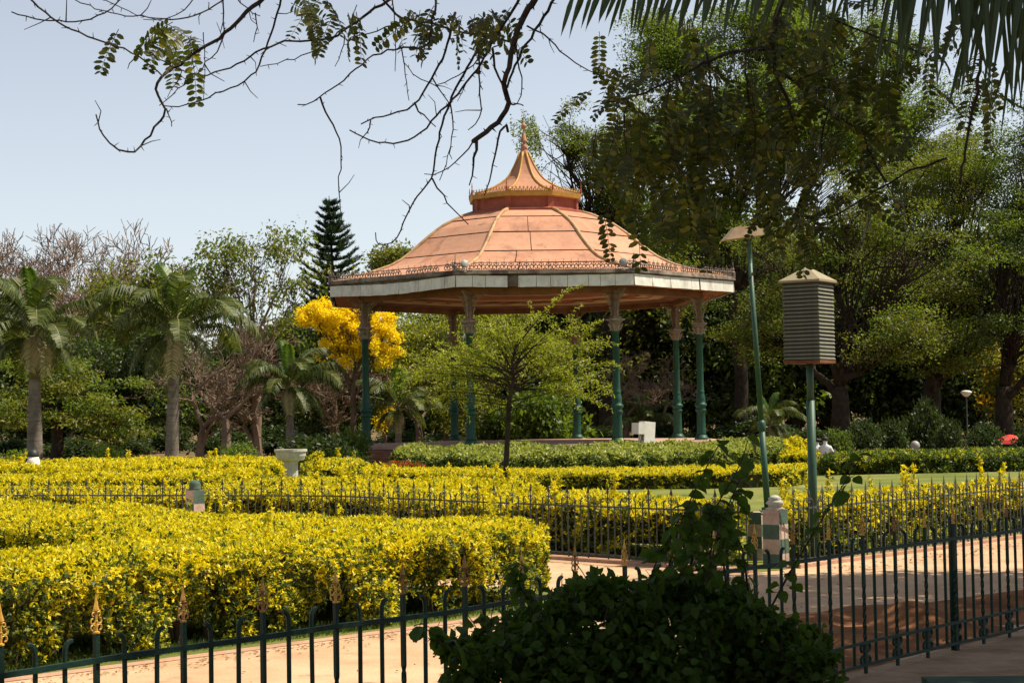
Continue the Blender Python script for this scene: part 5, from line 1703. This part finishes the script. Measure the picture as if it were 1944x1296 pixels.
# bare twigs, traced as real branches at their own distances
Z1 = 1 / 1.62
def q1(*pts): return [(x * Z1, y * Z1) for x, y in pts]
def q2(*pts): return [(1000 + x / 2.059, y / 2.059) for x, y in pts]
BR_ = [
    (q1((85, -10), (165, 65), (260, 110), (380, 150), (440, 180), (500, 235)), 5.2, 4.2, 3),
    (q1((35, 37), (100, 60), (165, 66), (260, 65), (320, 45), (380, -10)), 5.1, 2.4, 3),
    (q1((205, -8), (330, 40), (440, 52), (520, 60), (600, 50), (660, 25), (700, -10)), 5.5, 2, 3),
    (q1((815, -10), (750, 45), (700, 95), (660, 130), (600, 160), (550, 200), (500, 235), (470, 265), (490, 300), (512, 335), (490, 385), (440, 440), (405, 475), (350, 455), (310, 410), (295, 352)), 5.3, 9, 2.6),
    (q1((512, 335), (522, 360), (528, 390)), 5.3, 3, 1.6),
    (q1((865, -10), (850, 60), (815, 160), (790, 225), (720, 270), (645, 298), (610, 318), (560, 328), (500, 325)), 5.6, 4.4, 2.2),
    (q1((685, -10), (690, 90), (680, 150), (630, 195), (600, 240), (540, 280), (490, 325)), 5.4, 3.2, 1.8),
    (q1((1215, -10), (1150, 30), (1080, 80), (1020, 120), (960, 125), (870, 130), (800, 150), (740, 195), (660, 225), (610, 232), (560, 220), (500, 190), (450, 150)), 5.7, 6, 2),
    (q1((1060, 85), (1000, 140), (930, 170), (880, 190), (800, 205)), 5.7, 3, 1.6),
    (q1((1340, -10), (1330, 60), (1320, 100), (1315, 150), (1230, 147), (1180, 160), (1110, 195), (1060, 245), (1000, 290), (960, 315), (915, 322)), 5.5, 5, 2.2),
    (q1((985, 300), (1000, 345), (1020, 380), (1048, 415), (1050, 510), (1040, 600), (1050, 640), (1050, 690)), 5.5, 4.2, 1.6),
    (q1((1400, 40), (1385, 110), (1370, 170), (1330, 230), (1290, 310), (1240, 345), (1160, 360), (1110, 382)), 5.9, 6, 2.4),
    (q1((1140, 372), (1138, 390), (1132, 412)), 5.9, 3, 2),
    (q1((1600, -10), (1560, 60), (1520, 120), (1470, 210), (1400, 300), (1340, 355), (1300, 405), (1250, 435), (1190, 443), (1130, 432), (1075, 400)), 5.6, 6, 2.6),
    (q1((1650, -10), (1605, 60), (1580, 130), (1560, 220), (1545, 260), (1570, 320), (1540, 370), (1490, 410), (1455, 435)), 5.2, 13, 9),
    (q1((1465, 430), (1460, 500), (1443, 570)), 5.2, 7, 2.4),
    (q1((1562, 405), (1556, 370), (1530, 430), (1515, 520), (1490, 600)), 5.2, 5.5, 2.2),
    (q1((1570, 320), (1590, 318), (1610, 325)), 5.2, 4, 2),
    (q1((1580, 130), (1605, 230), (1610, 290), (1590, 320)), 5.2, 4, 2),
    (q1((1710, -10), (1650, 90), (1600, 160), (1560, 270)), 5.2, 6, 5),
    (q1((1455, 435), (1420, 480), (1380, 520), (1340, 538), (1305, 535)), 5.2, 3.4, 1.6),
    (q1((1510, 60), (1480, 140), (1430, 220), (1380, 320), (1350, 420), (1335, 500), (1330, 550), (1270, 620), (1215, 745), (1165, 762), (1150, 740), (1155, 715)), 5.8, 6, 2),
    (q1((1330, 550), (1360, 600), (1400, 650), (1440, 690)), 5.8, 3.6, 1.8),
    (q1((1385, 320), (1395, 400), (1380, 480), (1352, 555)), 5.8, 3, 1.6),
    (q1((1620, 80), (1680, 110), (1730, 165), (1790, 205), (1860, 240)), 5.3, 3.6, 2),
    (q1((1275, 315), (1300, 360), (1340, 390)), 5.9, 4, 2),
    (q1((1500, 140), (1460, 200), (1400, 240), (1340, 265), (1280, 240), (1240, 190)), 6.0, 3.2, 1.6),
    (q1((1205, -10), (1213, 60), (1216, 140), (1215, 220)), 6.0, 3, 1.6),
    (q1((1235, 150), (1240, 190), (1250, 240), (1258, 310)), 6.0, 2.6, 1.4),
    (q1((1470, 150), (1475, 260), (1480, 370), (1440, 400)), 5.4, 4, 2),
    (q1((1515, 150), (1520, 220), (1545, 260)), 5.2, 5, 4),
    (q1((725, -10), (760, 30), (800, 50)), 5.6, 3, 2),
    (q1((785, 40), (790, 100), (780, 130)), 5.6, 3, 1.6),
    (q1((1060, 110), (1050, 170), (1030, 205)), 5.7, 2.4, 1.4),
    (q1((1170, -10), (1230, 60), (1330, 70), (1420, 100), (1500, 110), (1570, 130)), 5.9, 4.4, 4),
    (q1((1260, 55), (1180, 90), (1120, 110), (1080, 115)), 5.9, 3, 2),
    (q1((1330, 240), (1370, 300), (1390, 340)), 5.8, 3, 2),
    (q1((600, -10), (570, 30), (520, 60), (440, 60)), 5.5, 2.6, 1.6),
    (q1((300, -10), (380, 25), (450, 60), (500, 66)), 5.5, 2.2, 1.4),
    (q1((625, 100), (630, 180), (633, 260), (625, 310)), 5.4, 2.2, 1.4),
    (q1((560, 215), (540, 260), (515, 300)), 5.4, 2.2, 1.4),
    # leafy boughs on the right
    (q2((1000, -20), (970, 80), (960, 190), (965, 270), (1000, 340), (1040, 450), (1070, 605)), 6.2, 13, 4),
    (q2((955, 190), (880, 190), (760, 215), (660, 265), (540, 330), (430, 375), (310, 400)), 6.2, 7, 3),
    (q2((967, 270), (1050, 320), (1180, 430), (1310, 510), (1340, 600), (1405, 710)), 6.4, 8, 4),
    (q2((1310, 510), (1450, 570), (1520, 650)), 6.4, 4, 2.2),
    (q2((1730, -20), (1770, 120), (1780, 220), (1760, 370), (1730, 480), (1710, 620), (1690, 720)), 5.6, 10, 4),
    (q2((1640, 620), (1520, 660), (1400, 720), (1250, 820), (1150, 860), (1000, 830)), 6.6, 5, 2),
    (q2((1110, -20), (1160, 60), (1250, 100), (1400, 160), (1560, 220)), 5.9, 5, 3),
    (q2((700, 200), (720, 330), (700, 470), (720, 600)), 6.2, 4, 2),
    (q2((850, 190), (860, 350), (900, 520), (880, 700)), 6.3, 5, 2),
    (q2((560, 320), (540, 430), (560, 560), (600, 680)), 6.1, 4, 2),
    (q2((400, 380), (370, 470), (390, 600)), 6.1, 3, 1.6),
    (q2((1180, 430), (1150, 560), (1160, 700), (1120, 820)), 6.4, 4, 2),
    (q2((1050, 320), (1200, 260), (1350, 170), (1420, 110)), 6.3, 4, 2),
]


def smooth_poly(pts, n):
    P = np.array(pts, float)
    d = np.r_[0, np.cumsum(np.linalg.norm(np.diff(P, axis=0), axis=1))]
    s = np.linspace(0, d[-1], n)
    X = np.c_[np.interp(s, d, P[:, 0]), np.interp(s, d, P[:, 1])]
    for _ in range(1):
        X[1:-1] = (X[:-2] + 2 * X[1:-1] + X[2:]) / 4
    return X


leafy = []
for bi, (pts, Y, w0, w1) in enumerate(BR_):
    ln = sum(math.hypot(pts[i + 1][0] - pts[i][0], pts[i + 1][1] - pts[i][1]) for i in range(len(pts) - 1))
    n = max(5, int(ln / 14))
    X = smooth_poly(pts, n)
    X[1:-1] += g.normal(0, 1.3, X[1:-1].shape)
    yy = Y + np.cumsum(g.normal(0, 0.018, n))
    P3 = [at(X[i, 0], X[i, 1], yy[i]) - O for i in range(n)]
    k = Y / FPX / 2
    b = MB()
    rad = [max(0.8, (w0 + (w1 - w0) * (i / (n - 1)) ** 0.8)) * k for i in range(n)]
    b.tube(P3, rad, 6)
    for i in range(1, n - 1):                            # thorns and short spurs
        if g.random() < 0.75:
            d = Vector(g.normal(0, 1, 3)); d.y *= 0.4; d.normalize()
            l = g.uniform(0.006, 0.016) + rad[i]
            b.tube([P3[i], P3[i] + d * l * 0.6, P3[i] + d * l], [rad[i] * 0.7, max(0.0012, rad[i] * .35), 0.0006], 4, cap=False)
        if g.random() < 0.10 and bi < 41:
            d = Vector(g.normal(0, 1, 3)); d.y *= 0.5; d.z -= 0.3; d.normalize()
            l = g.uniform(0.03, 0.09)
            m_ = P3[i] + d * l * 0.5 + Vector(g.normal(0, 0.006, 3))
            b.tube([P3[i], m_, P3[i] + d * l], [0.0022, 0.0016, 0.001], 4, cap=False)
    b.build('branch', M['twig'], ot)
    if bi >= 41: leafy.append((X, yy))


# compound leaves
def compound(seed, ln, pairs, ll, lw, curl=0.25):
    g = np.random.default_rng(seed)
    b = MB()
    s = np.linspace(0, 1, 7)
    def pos(t): return Vector((ln * t, 0, -curl * ln * t * t))
    b.tube([pos(t) for t in s], np.linspace(0.0016, 0.0007, 7), 3, cap=False)
    for i in range(pairs):
        t = 0.12 + 0.86 * i / (pairs - 1)
        p = pos(t)
        for sd in (-1, 1):
            if g.random() < 0.06: continue
            l = ll * (0.75 + 0.35 * math.sin(PI * t)) * g.uniform(0.85, 1.1)
            w = lw * g.uniform(0.85, 1.1)
            d = Vector((0.30 + g.normal(0, .1), sd, g.normal(-0.25, 0.18))).normalized()
            n = Vector((g.normal(0, .25), 0, 1)); n = (n - d * n.dot(d)).normalized()
            sv = d.cross(n)
            q = [p, p + d * l * .3 + sv * w * .5 + n * w * .1, p + d * l * .72 + sv * w * .48 + n * w * .1, p + d * l, p + d * l * .72 - sv * w * .48 + n * w * .1, p + d * l * .3 - sv * w * .5 + n * w * .1]
            b.add(q, [(0, 1, 2, 3), (0, 3, 4, 5)], 1)
    return b.mesh('compound_leaf', [M['twig'], M['over_leaf']])


CL = [compound(i, 0.155 + 0.02 * (i % 3), 9 + i % 3, 0.034, 0.0155, 0.15 + 0.1 * (i % 4)) for i in range(6)]


def put_leaf(p, sc=1.0, az=None, down=None):
    az = random.uniform(0, 2 * PI) if az is None else az
    down = random.uniform(0.0, 1.35) if down is None else down + random.uniform(-.5, 0)
    o = link('compound_leaf', random.choice(CL), ot, p - O, (random.gauss(0, .7), down, az), sc)
    return o


nleaf = 0
for (u, v, Y, n, su, sv) in ((330, 45, 5.4, 5, 36, 14), (355, 75, 5.4, 4, 40, 14), (600, 10, 5.6, 6, 40, 16), (640, 20, 5.6, 5, 40, 12), (820, 20, 5.7, 8, 50, 18), (900, 30, 5.7, 8, 50, 18), (960, 20, 5.6, 4, 30, 18), (225, 55, 5.3, 1, 2, 2)):
    for i in range(n):
        put_leaf(at(u + random.gauss(0, su * .5), v + random.gauss(0, sv * .5), Y + random.gauss(0, 0.15)), random.uniform(0.8, 1.05), None, random.uniform(0.6, 1.3)); nleaf += 1
for X, yy in leafy:
    for i in range(2, len(X)):
        if nleaf >= 296: break
        if random.random() < 0.55:
            u, v = X[i] + g.normal(0, 14, 2)
            if u > 1880 or (u > 1700 and v > 200) or (1350 < u < 1440 and 380 < v < 480): continue
            put_leaf(at(u, v, yy[i] + random.gauss(0, 0.12)), random.uniform(0.85, 1.2)); nleaf += 1
# the rest of the leafy mass, past the 300 that show largest
b = MB()
src = [([v.co.copy() for v in m.vertices], [tuple(p.vertices) for p in m.polygons], [p.material_index for p in m.polygons]) for m in CL[:3]]
for i in range(270):
    r_ = random.random()
    if r_ < 0.60: u, v = random.gauss(1300, 105), random.gauss(290, 80)
    elif r_ < 0.9: u, v = random.gauss(1540, 120), random.gauss(170, 80)
    else: u, v = random.gauss(1460, 70), random.gauss(420, 40)
    if u < 1100 or v > 540 or (u < 1180 and v > 470): continue
    if 1350 < u < 1440 and 350 < v < 500: continue
    q = Matrix.Translation(at(u, v - 40, random.uniform(6.0, 7.4)) - O) @ (Matrix.Rotation(random.uniform(0, 6.28), 4, 'Z') @ Matrix.Rotation(random.uniform(.1, 1.4), 4, 'Y') @ Matrix.Rotation(random.gauss(0, .7), 4, 'X')) @ Matrix.Scale(random.uniform(.75, 1.3), 4)
    vs, fs, mi = random.choice(src)
    k = len(b.V)
    b.V += [tuple(q @ w) for w in vs]; b.F += [tuple(k + j for j in f) for f in fs]; b.M += mi
o = b.build('leaf_mass', [M['twig'], M['over_leaf']], ot)
o['kind'] = 'stuff'

# ---- overhanging palm fronds along the top right
pt = thing('overhanging_palm', 'palm whose long dark leaflets hang in along the top right edge', 'palm', (4.3, 5.6, 0))
OP = Vector((4.3, 5.6, 0))
b = MB(); b.lathe([(0.17, 0), (0.14, 1.0), (0.13, 3.6), (0.10, 4.2)], 12); b.build('trunk', M['palm_grey'], pt, smooth=True)


def hanging_frond(a, c, Y0, Y1, n, l0, l1, fan, seed, sag_=20, w=10):
    g = random.Random(seed)
    fr_pts = []
    for i in range(10):
        f = i / 9
        fr_pts.append(at(a[0] + (c[0] - a[0]) * f, a[1] + (c[1] - a[1]) * f - sag_ * math.sin(PI * f), Y0 + (Y1 - Y0) * f) - OP)
    b = MB(); b.tube([Vector((-0.1, 0, 4.1))] + fr_pts, [0.03] + [0.016 - 0.0012 * i for i in range(10)], 5)
    fo = b.build('frond', M['rachis'], pt)
    for i in range(n):
        f = (i + g.random() * 0.7) / n
        j = min(8, int(f * 9)); p = fr_pts[j].lerp(fr_pts[j + 1], f * 9 - j)
        Y = Y0 + (Y1 - Y0) * f
        k = Y / FPX
        l = (l0 + (l1 - l0) * f) * g.uniform(0.75, 1.2) * k
        d = Vector((fan * (0.3 + f) + g.gauss(0, 0.13), g.gauss(0, 0.22), -1)).normalized()
        sv = Vector((1, g.uniform(-.6, .6), 0)); sv = (sv - d * sv.dot(d)).normalized()
        nn = sv.cross(d)
        wd = w * k * g.uniform(0.8, 1.2) / 2
        m1, m2 = p + d * l * .35, p + d * l * .7 + Vector((0, 0, -l * .03))
        e = p + d * l + Vector((0, 0, -l * .08))
        b = MB()
        b.add([p - sv * wd * .5, p + nn * wd * .3, p + sv * wd * .5, m1 - sv * wd, m1 + nn * wd * .5, m1 + sv * wd, m2 - sv * wd * .7, m2 + nn * wd * .4, m2 + sv * wd * .7, e],
              [(0, 1, 4, 3), (1, 2, 5, 4), (3, 4, 7, 6), (4, 5, 8, 7), (6, 7, 9), (7, 8, 9)])
        b.build('leaflet', M['frond'], fo)


hanging_frond((1960, -90), (1085, -12), 4.9, 4.6, 84, 150, 75, -0.30, 3, 6, 9)
hanging_frond((2060, -60), (1690, -45), 4.5, 4.7, 46, 260, 170, -0.10, 5, 10, 11)
hanging_frond((2080, -10), (1850, -40), 4.7, 4.8, 30, 300, 220, -0.05, 9, 10, 11)


# ================================================================== FOREGROUND BUSH
def ovate(seed, L, W):
    g = random.Random(seed)
    b = MB()
    n = 5
    vs = []
    prof = [0.0, 0.42, 0.50, 0.36, 0.0]
    for i in range(n):
        t = i / (n - 1)
        z = 0.05 * L * math.sin(PI * t) - 0.12 * L * t * t
        x = L * t
        wd = W * prof[i]
        vs += [(x, -wd, z + wd * 0.28), (x, 0, z), (x, wd, z + wd * 0.28)]
    fs = []
    for i in range(n - 1):
        for j in (0, 1):
            o_ = i * 3 + j
            fs.append((o_, o_ + 3, o_ + 4, o_ + 1))
    b.add(vs, fs)
    b.tube([(-0.35 * L, 0, 0), (0, 0, 0)], 0.0012, 3)
    return b.mesh('leaf', M['bush_leaf'])


LV = [ovate(i, 0.056, 0.044 + 0.003 * i) for i in range(3)]
bc = Vector((0.42, 6.7, 0))
bu = thing('foreground_bush', 'dark leafy bush in front of the near fence with long vine shoots', 'bush', bc)
g = np.random.default_rng(99)
# lobes in photo terms: (u, v, distance, radius u, radius v, share)
LOB = [(1210, 1270, 6.6, 190, 140, 0.32), (1040, 1270, 6.5, 150, 110, 0.20), (1400, 1255, 6.8, 130, 125, 0.20), (1000, 1200, 6.7, 80, 60, 0.06), (1345, 1145, 6.8, 90, 45, 0.06), (1530, 1235, 6.9, 60, 60, 0.05),
       (1130, 1135, 6.8, 110, 45, 0.07), (1250, 1130, 6.8, 70, 36, 0.04), (1500, 1290, 6.7, 110, 60, 0.06), (900, 1285, 6.4, 60, 40, 0.03), (1230, 1450, 6.6, 330, 150, 0.2)]
for i in range(16):
    f = i / 15
    LOB.append((850 + 730 * f + random.gauss(0, 22), 1280 - 135 * math.sin(PI * min(1, 0.06 + f * 0.95)) ** 0.7 + random.gauss(0, 26), random.uniform(6.4, 6.9), random.uniform(26, 58), random.uniform(20, 44), 0.016))
def bush_pts(n, shell):
    out = []
    for (u, v, Y, ru, rv, sh) in LOB:
        m = max(1, int(n * sh))
        c = np.array(at(u, v, Y)); k = Y / FPX
        d = rand_unit(m, g)
        rr = shell + (1 - shell) * g.random(m)
        out.append(c + d * rr[:, None] * np.array([ru * k, (ru + rv) * 0.45 * k, rv * k]))
    return np.vstack(out)
P = bush_pts(9000, 0.2)
P = P[P[:, 2] > 0.02]
n = len(P)
L = g.uniform(0.030, 0.054, n)
o = link('foliage', ovatemesh('foliage', P - np.array(bc), unit(rand_unit(n, g) + np.array([0, -0.2, -0.25])), unit(rand_unit(n, g) * 0.8 + np.array([0.1, -0.1, 0.9])), L, L * 0.74, M['bush_leaf']), bu)
o['kind'] = 'stuff'
wood = MB()
for i in range(60):
    e = P[int(g.integers(0, n))] - np.array(bc)
    wood.tube(curve_pts((g.normal(0, .12), g.normal(0, .1), 0), e, 5, 0.04, g), np.linspace(0.008, 0.002, 5), 4, cap=False)
wood.build('twigs', M['twig'], bu)
SH = [([(1262, 1110), (1285, 1010), (1320, 927), (1345, 880), (1368, 838)], 6.4), ([(1300, 1110), (1320, 1039), (1372, 939), (1407, 880), (1420, 835)], 6.5), ([(1340, 1110), (1365, 1000), (1395, 930), (1425, 870)], 6.3),
      ([(1465, 1150), (1500, 1085), (1535, 1027), (1570, 970), (1599, 923), (1638, 862)], 6.7), ([(1380, 1120), (1370, 1040), (1390, 960), (1402, 905)], 6.5), ([(1330, 1110), (1350, 1050), (1352, 990), (1340, 950)], 6.45), ([(1420, 1120), (1410, 1040), (1380, 985), (1350, 968)], 6.5), ([(1280, 1110), (1310, 1060), (1318, 1000), (1300, 962)], 6.4), ([(1230, 1120), (1240, 1080), (1275, 1010), (1290, 985)], 6.6), ([(900, 1240), (850, 1225), (805, 1190)], 6.3), ([(1010, 1150), (985, 1110), (990, 1070)], 6.6)]
for i in range(34):
    f = i / 33
    u = 860 + 700 * f + random.gauss(0, 12)
    v = 1245 - 112 * math.sin(PI * min(1, f * 1.05)) ** 0.6 + random.gauss(0, 14)
    SH.append(([(u - random.gauss(0, 8), v + 60), (u + random.gauss(0, 8), v), (u + random.gauss(10 * (f - .5), 14), v - random.uniform(15, 55))], random.uniform(6.4, 6.9)))
LP = []
for pts, Y in SH:
    nn = 16 if len(pts) > 3 or pts[0][0] < 1020 and len(pts) == 3 and Y in (6.3, 6.6) else 6
    X = smooth_poly(pts, nn)
    P3 = [at(X[i, 0], X[i, 1], Y + 0.02 * math.sin(i)) for i in range(nn)]
    b = MB(); b.tube([p - bc for p in P3], np.linspace(0.0045 if nn > 6 else 0.003, 0.0016, nn), 5); b.build('shoot', M['twig'], bu)
    for i in range(1, nn):
        for q in range(2):
            if g.random() < 0.88: LP.append((P3[i] + Vector(g.normal(0, 0.012, 3)), 1.0))
nshoot = len(LP)
Q = bush_pts(900, 0.92)
Q = Q[(Q[:, 1] < 6.95)]
g.shuffle(Q)
for q in Q[:max(0, 298 - nshoot)]:
    if q[2] > 0.35: LP.append((Vector(q), 1.0))
for i, (p, s_) in enumerate(LP[:299]):
    link('leaf', LV[i % 3], bu, p - bc, (random.uniform(-.9, .9), random.uniform(-0.2, 1.2), random.uniform(0, 6.28)), random.uniform(0.7, 1.25) if i >= nshoot else random.uniform(0.75, 1.25))
# grass blades at the foot of the near hedge (uncountable)
n = 16000
s = g.random(n)
poly = hA[:6]
q = np.empty((n, 2))
for i in range(n):
    f = s[i] * 4
    a, c = Vector(poly[int(f)]), Vector(poly[int(f) + 1])
    p = a.lerp(c, f % 1)
    q[i] = (p.x, p.y)
dd = g.uniform(-0.12, 0.95, n)
q[:, 0] -= dd * 0.72; q[:, 1] += dd * 0.69
Pg = np.c_[q, np.full(n, 0.004)]
o = link('grass', leafmesh('grass', Pg, unit(np.c_[g.normal(0, 0.5, (n, 2)), np.ones(n)]), rand_unit(n, g), g.uniform(0.03, 0.09, n), 0.007, M['mid_green']))
tag(o, 'short grass growing at the foot of the near golden hedge', 'grass', kind='stuff')

# fallen leaves and small stones on the path (uncountable)
n = 2600
sl_ = g.uniform(-5, 15, n)
of = np.abs(g.normal(0, 1.0, n)) * 1.6 + 0.15
Pl = np.array([(*nf(a, o_), 0.012) for a, o_ in zip(sl_, of)])
e_ = [Vector(q) for q in el]
for i in range(0, n, 2):
    f = g.random() * 4.99
    p = e_[int(f)].lerp(e_[int(f) + 1], f % 1)
    Pl[i] = (p.x + 0.15 + abs(g.normal(0, 0.25)) * 0.7, p.y - 0.1 - abs(g.normal(0, 0.25)) * 0.7, 0.012)
for i in range(1, n, 6):
    f = g.random(); q = MR[0].lerp(MR[2], f)
    Pl[i] = (q.x + 0.2 + abs(g.normal(0, .3)), q.y - 0.2 - abs(g.normal(0, .3)), 0.012)
o = link('leaf_litter', leafmesh('leaf_litter', Pl, unit(np.c_[g.normal(0, 1, (n, 2)), g.normal(0, .15, n)]), unit(np.c_[g.normal(0, .25, (n, 2)), np.ones(n)]), g.uniform(0.015, 0.055, n), g.uniform(0.008, 0.022, n), M['litter']))
tag(o, 'dry fallen leaves scattered along the tan path', 'leaf litter', kind='stuff')
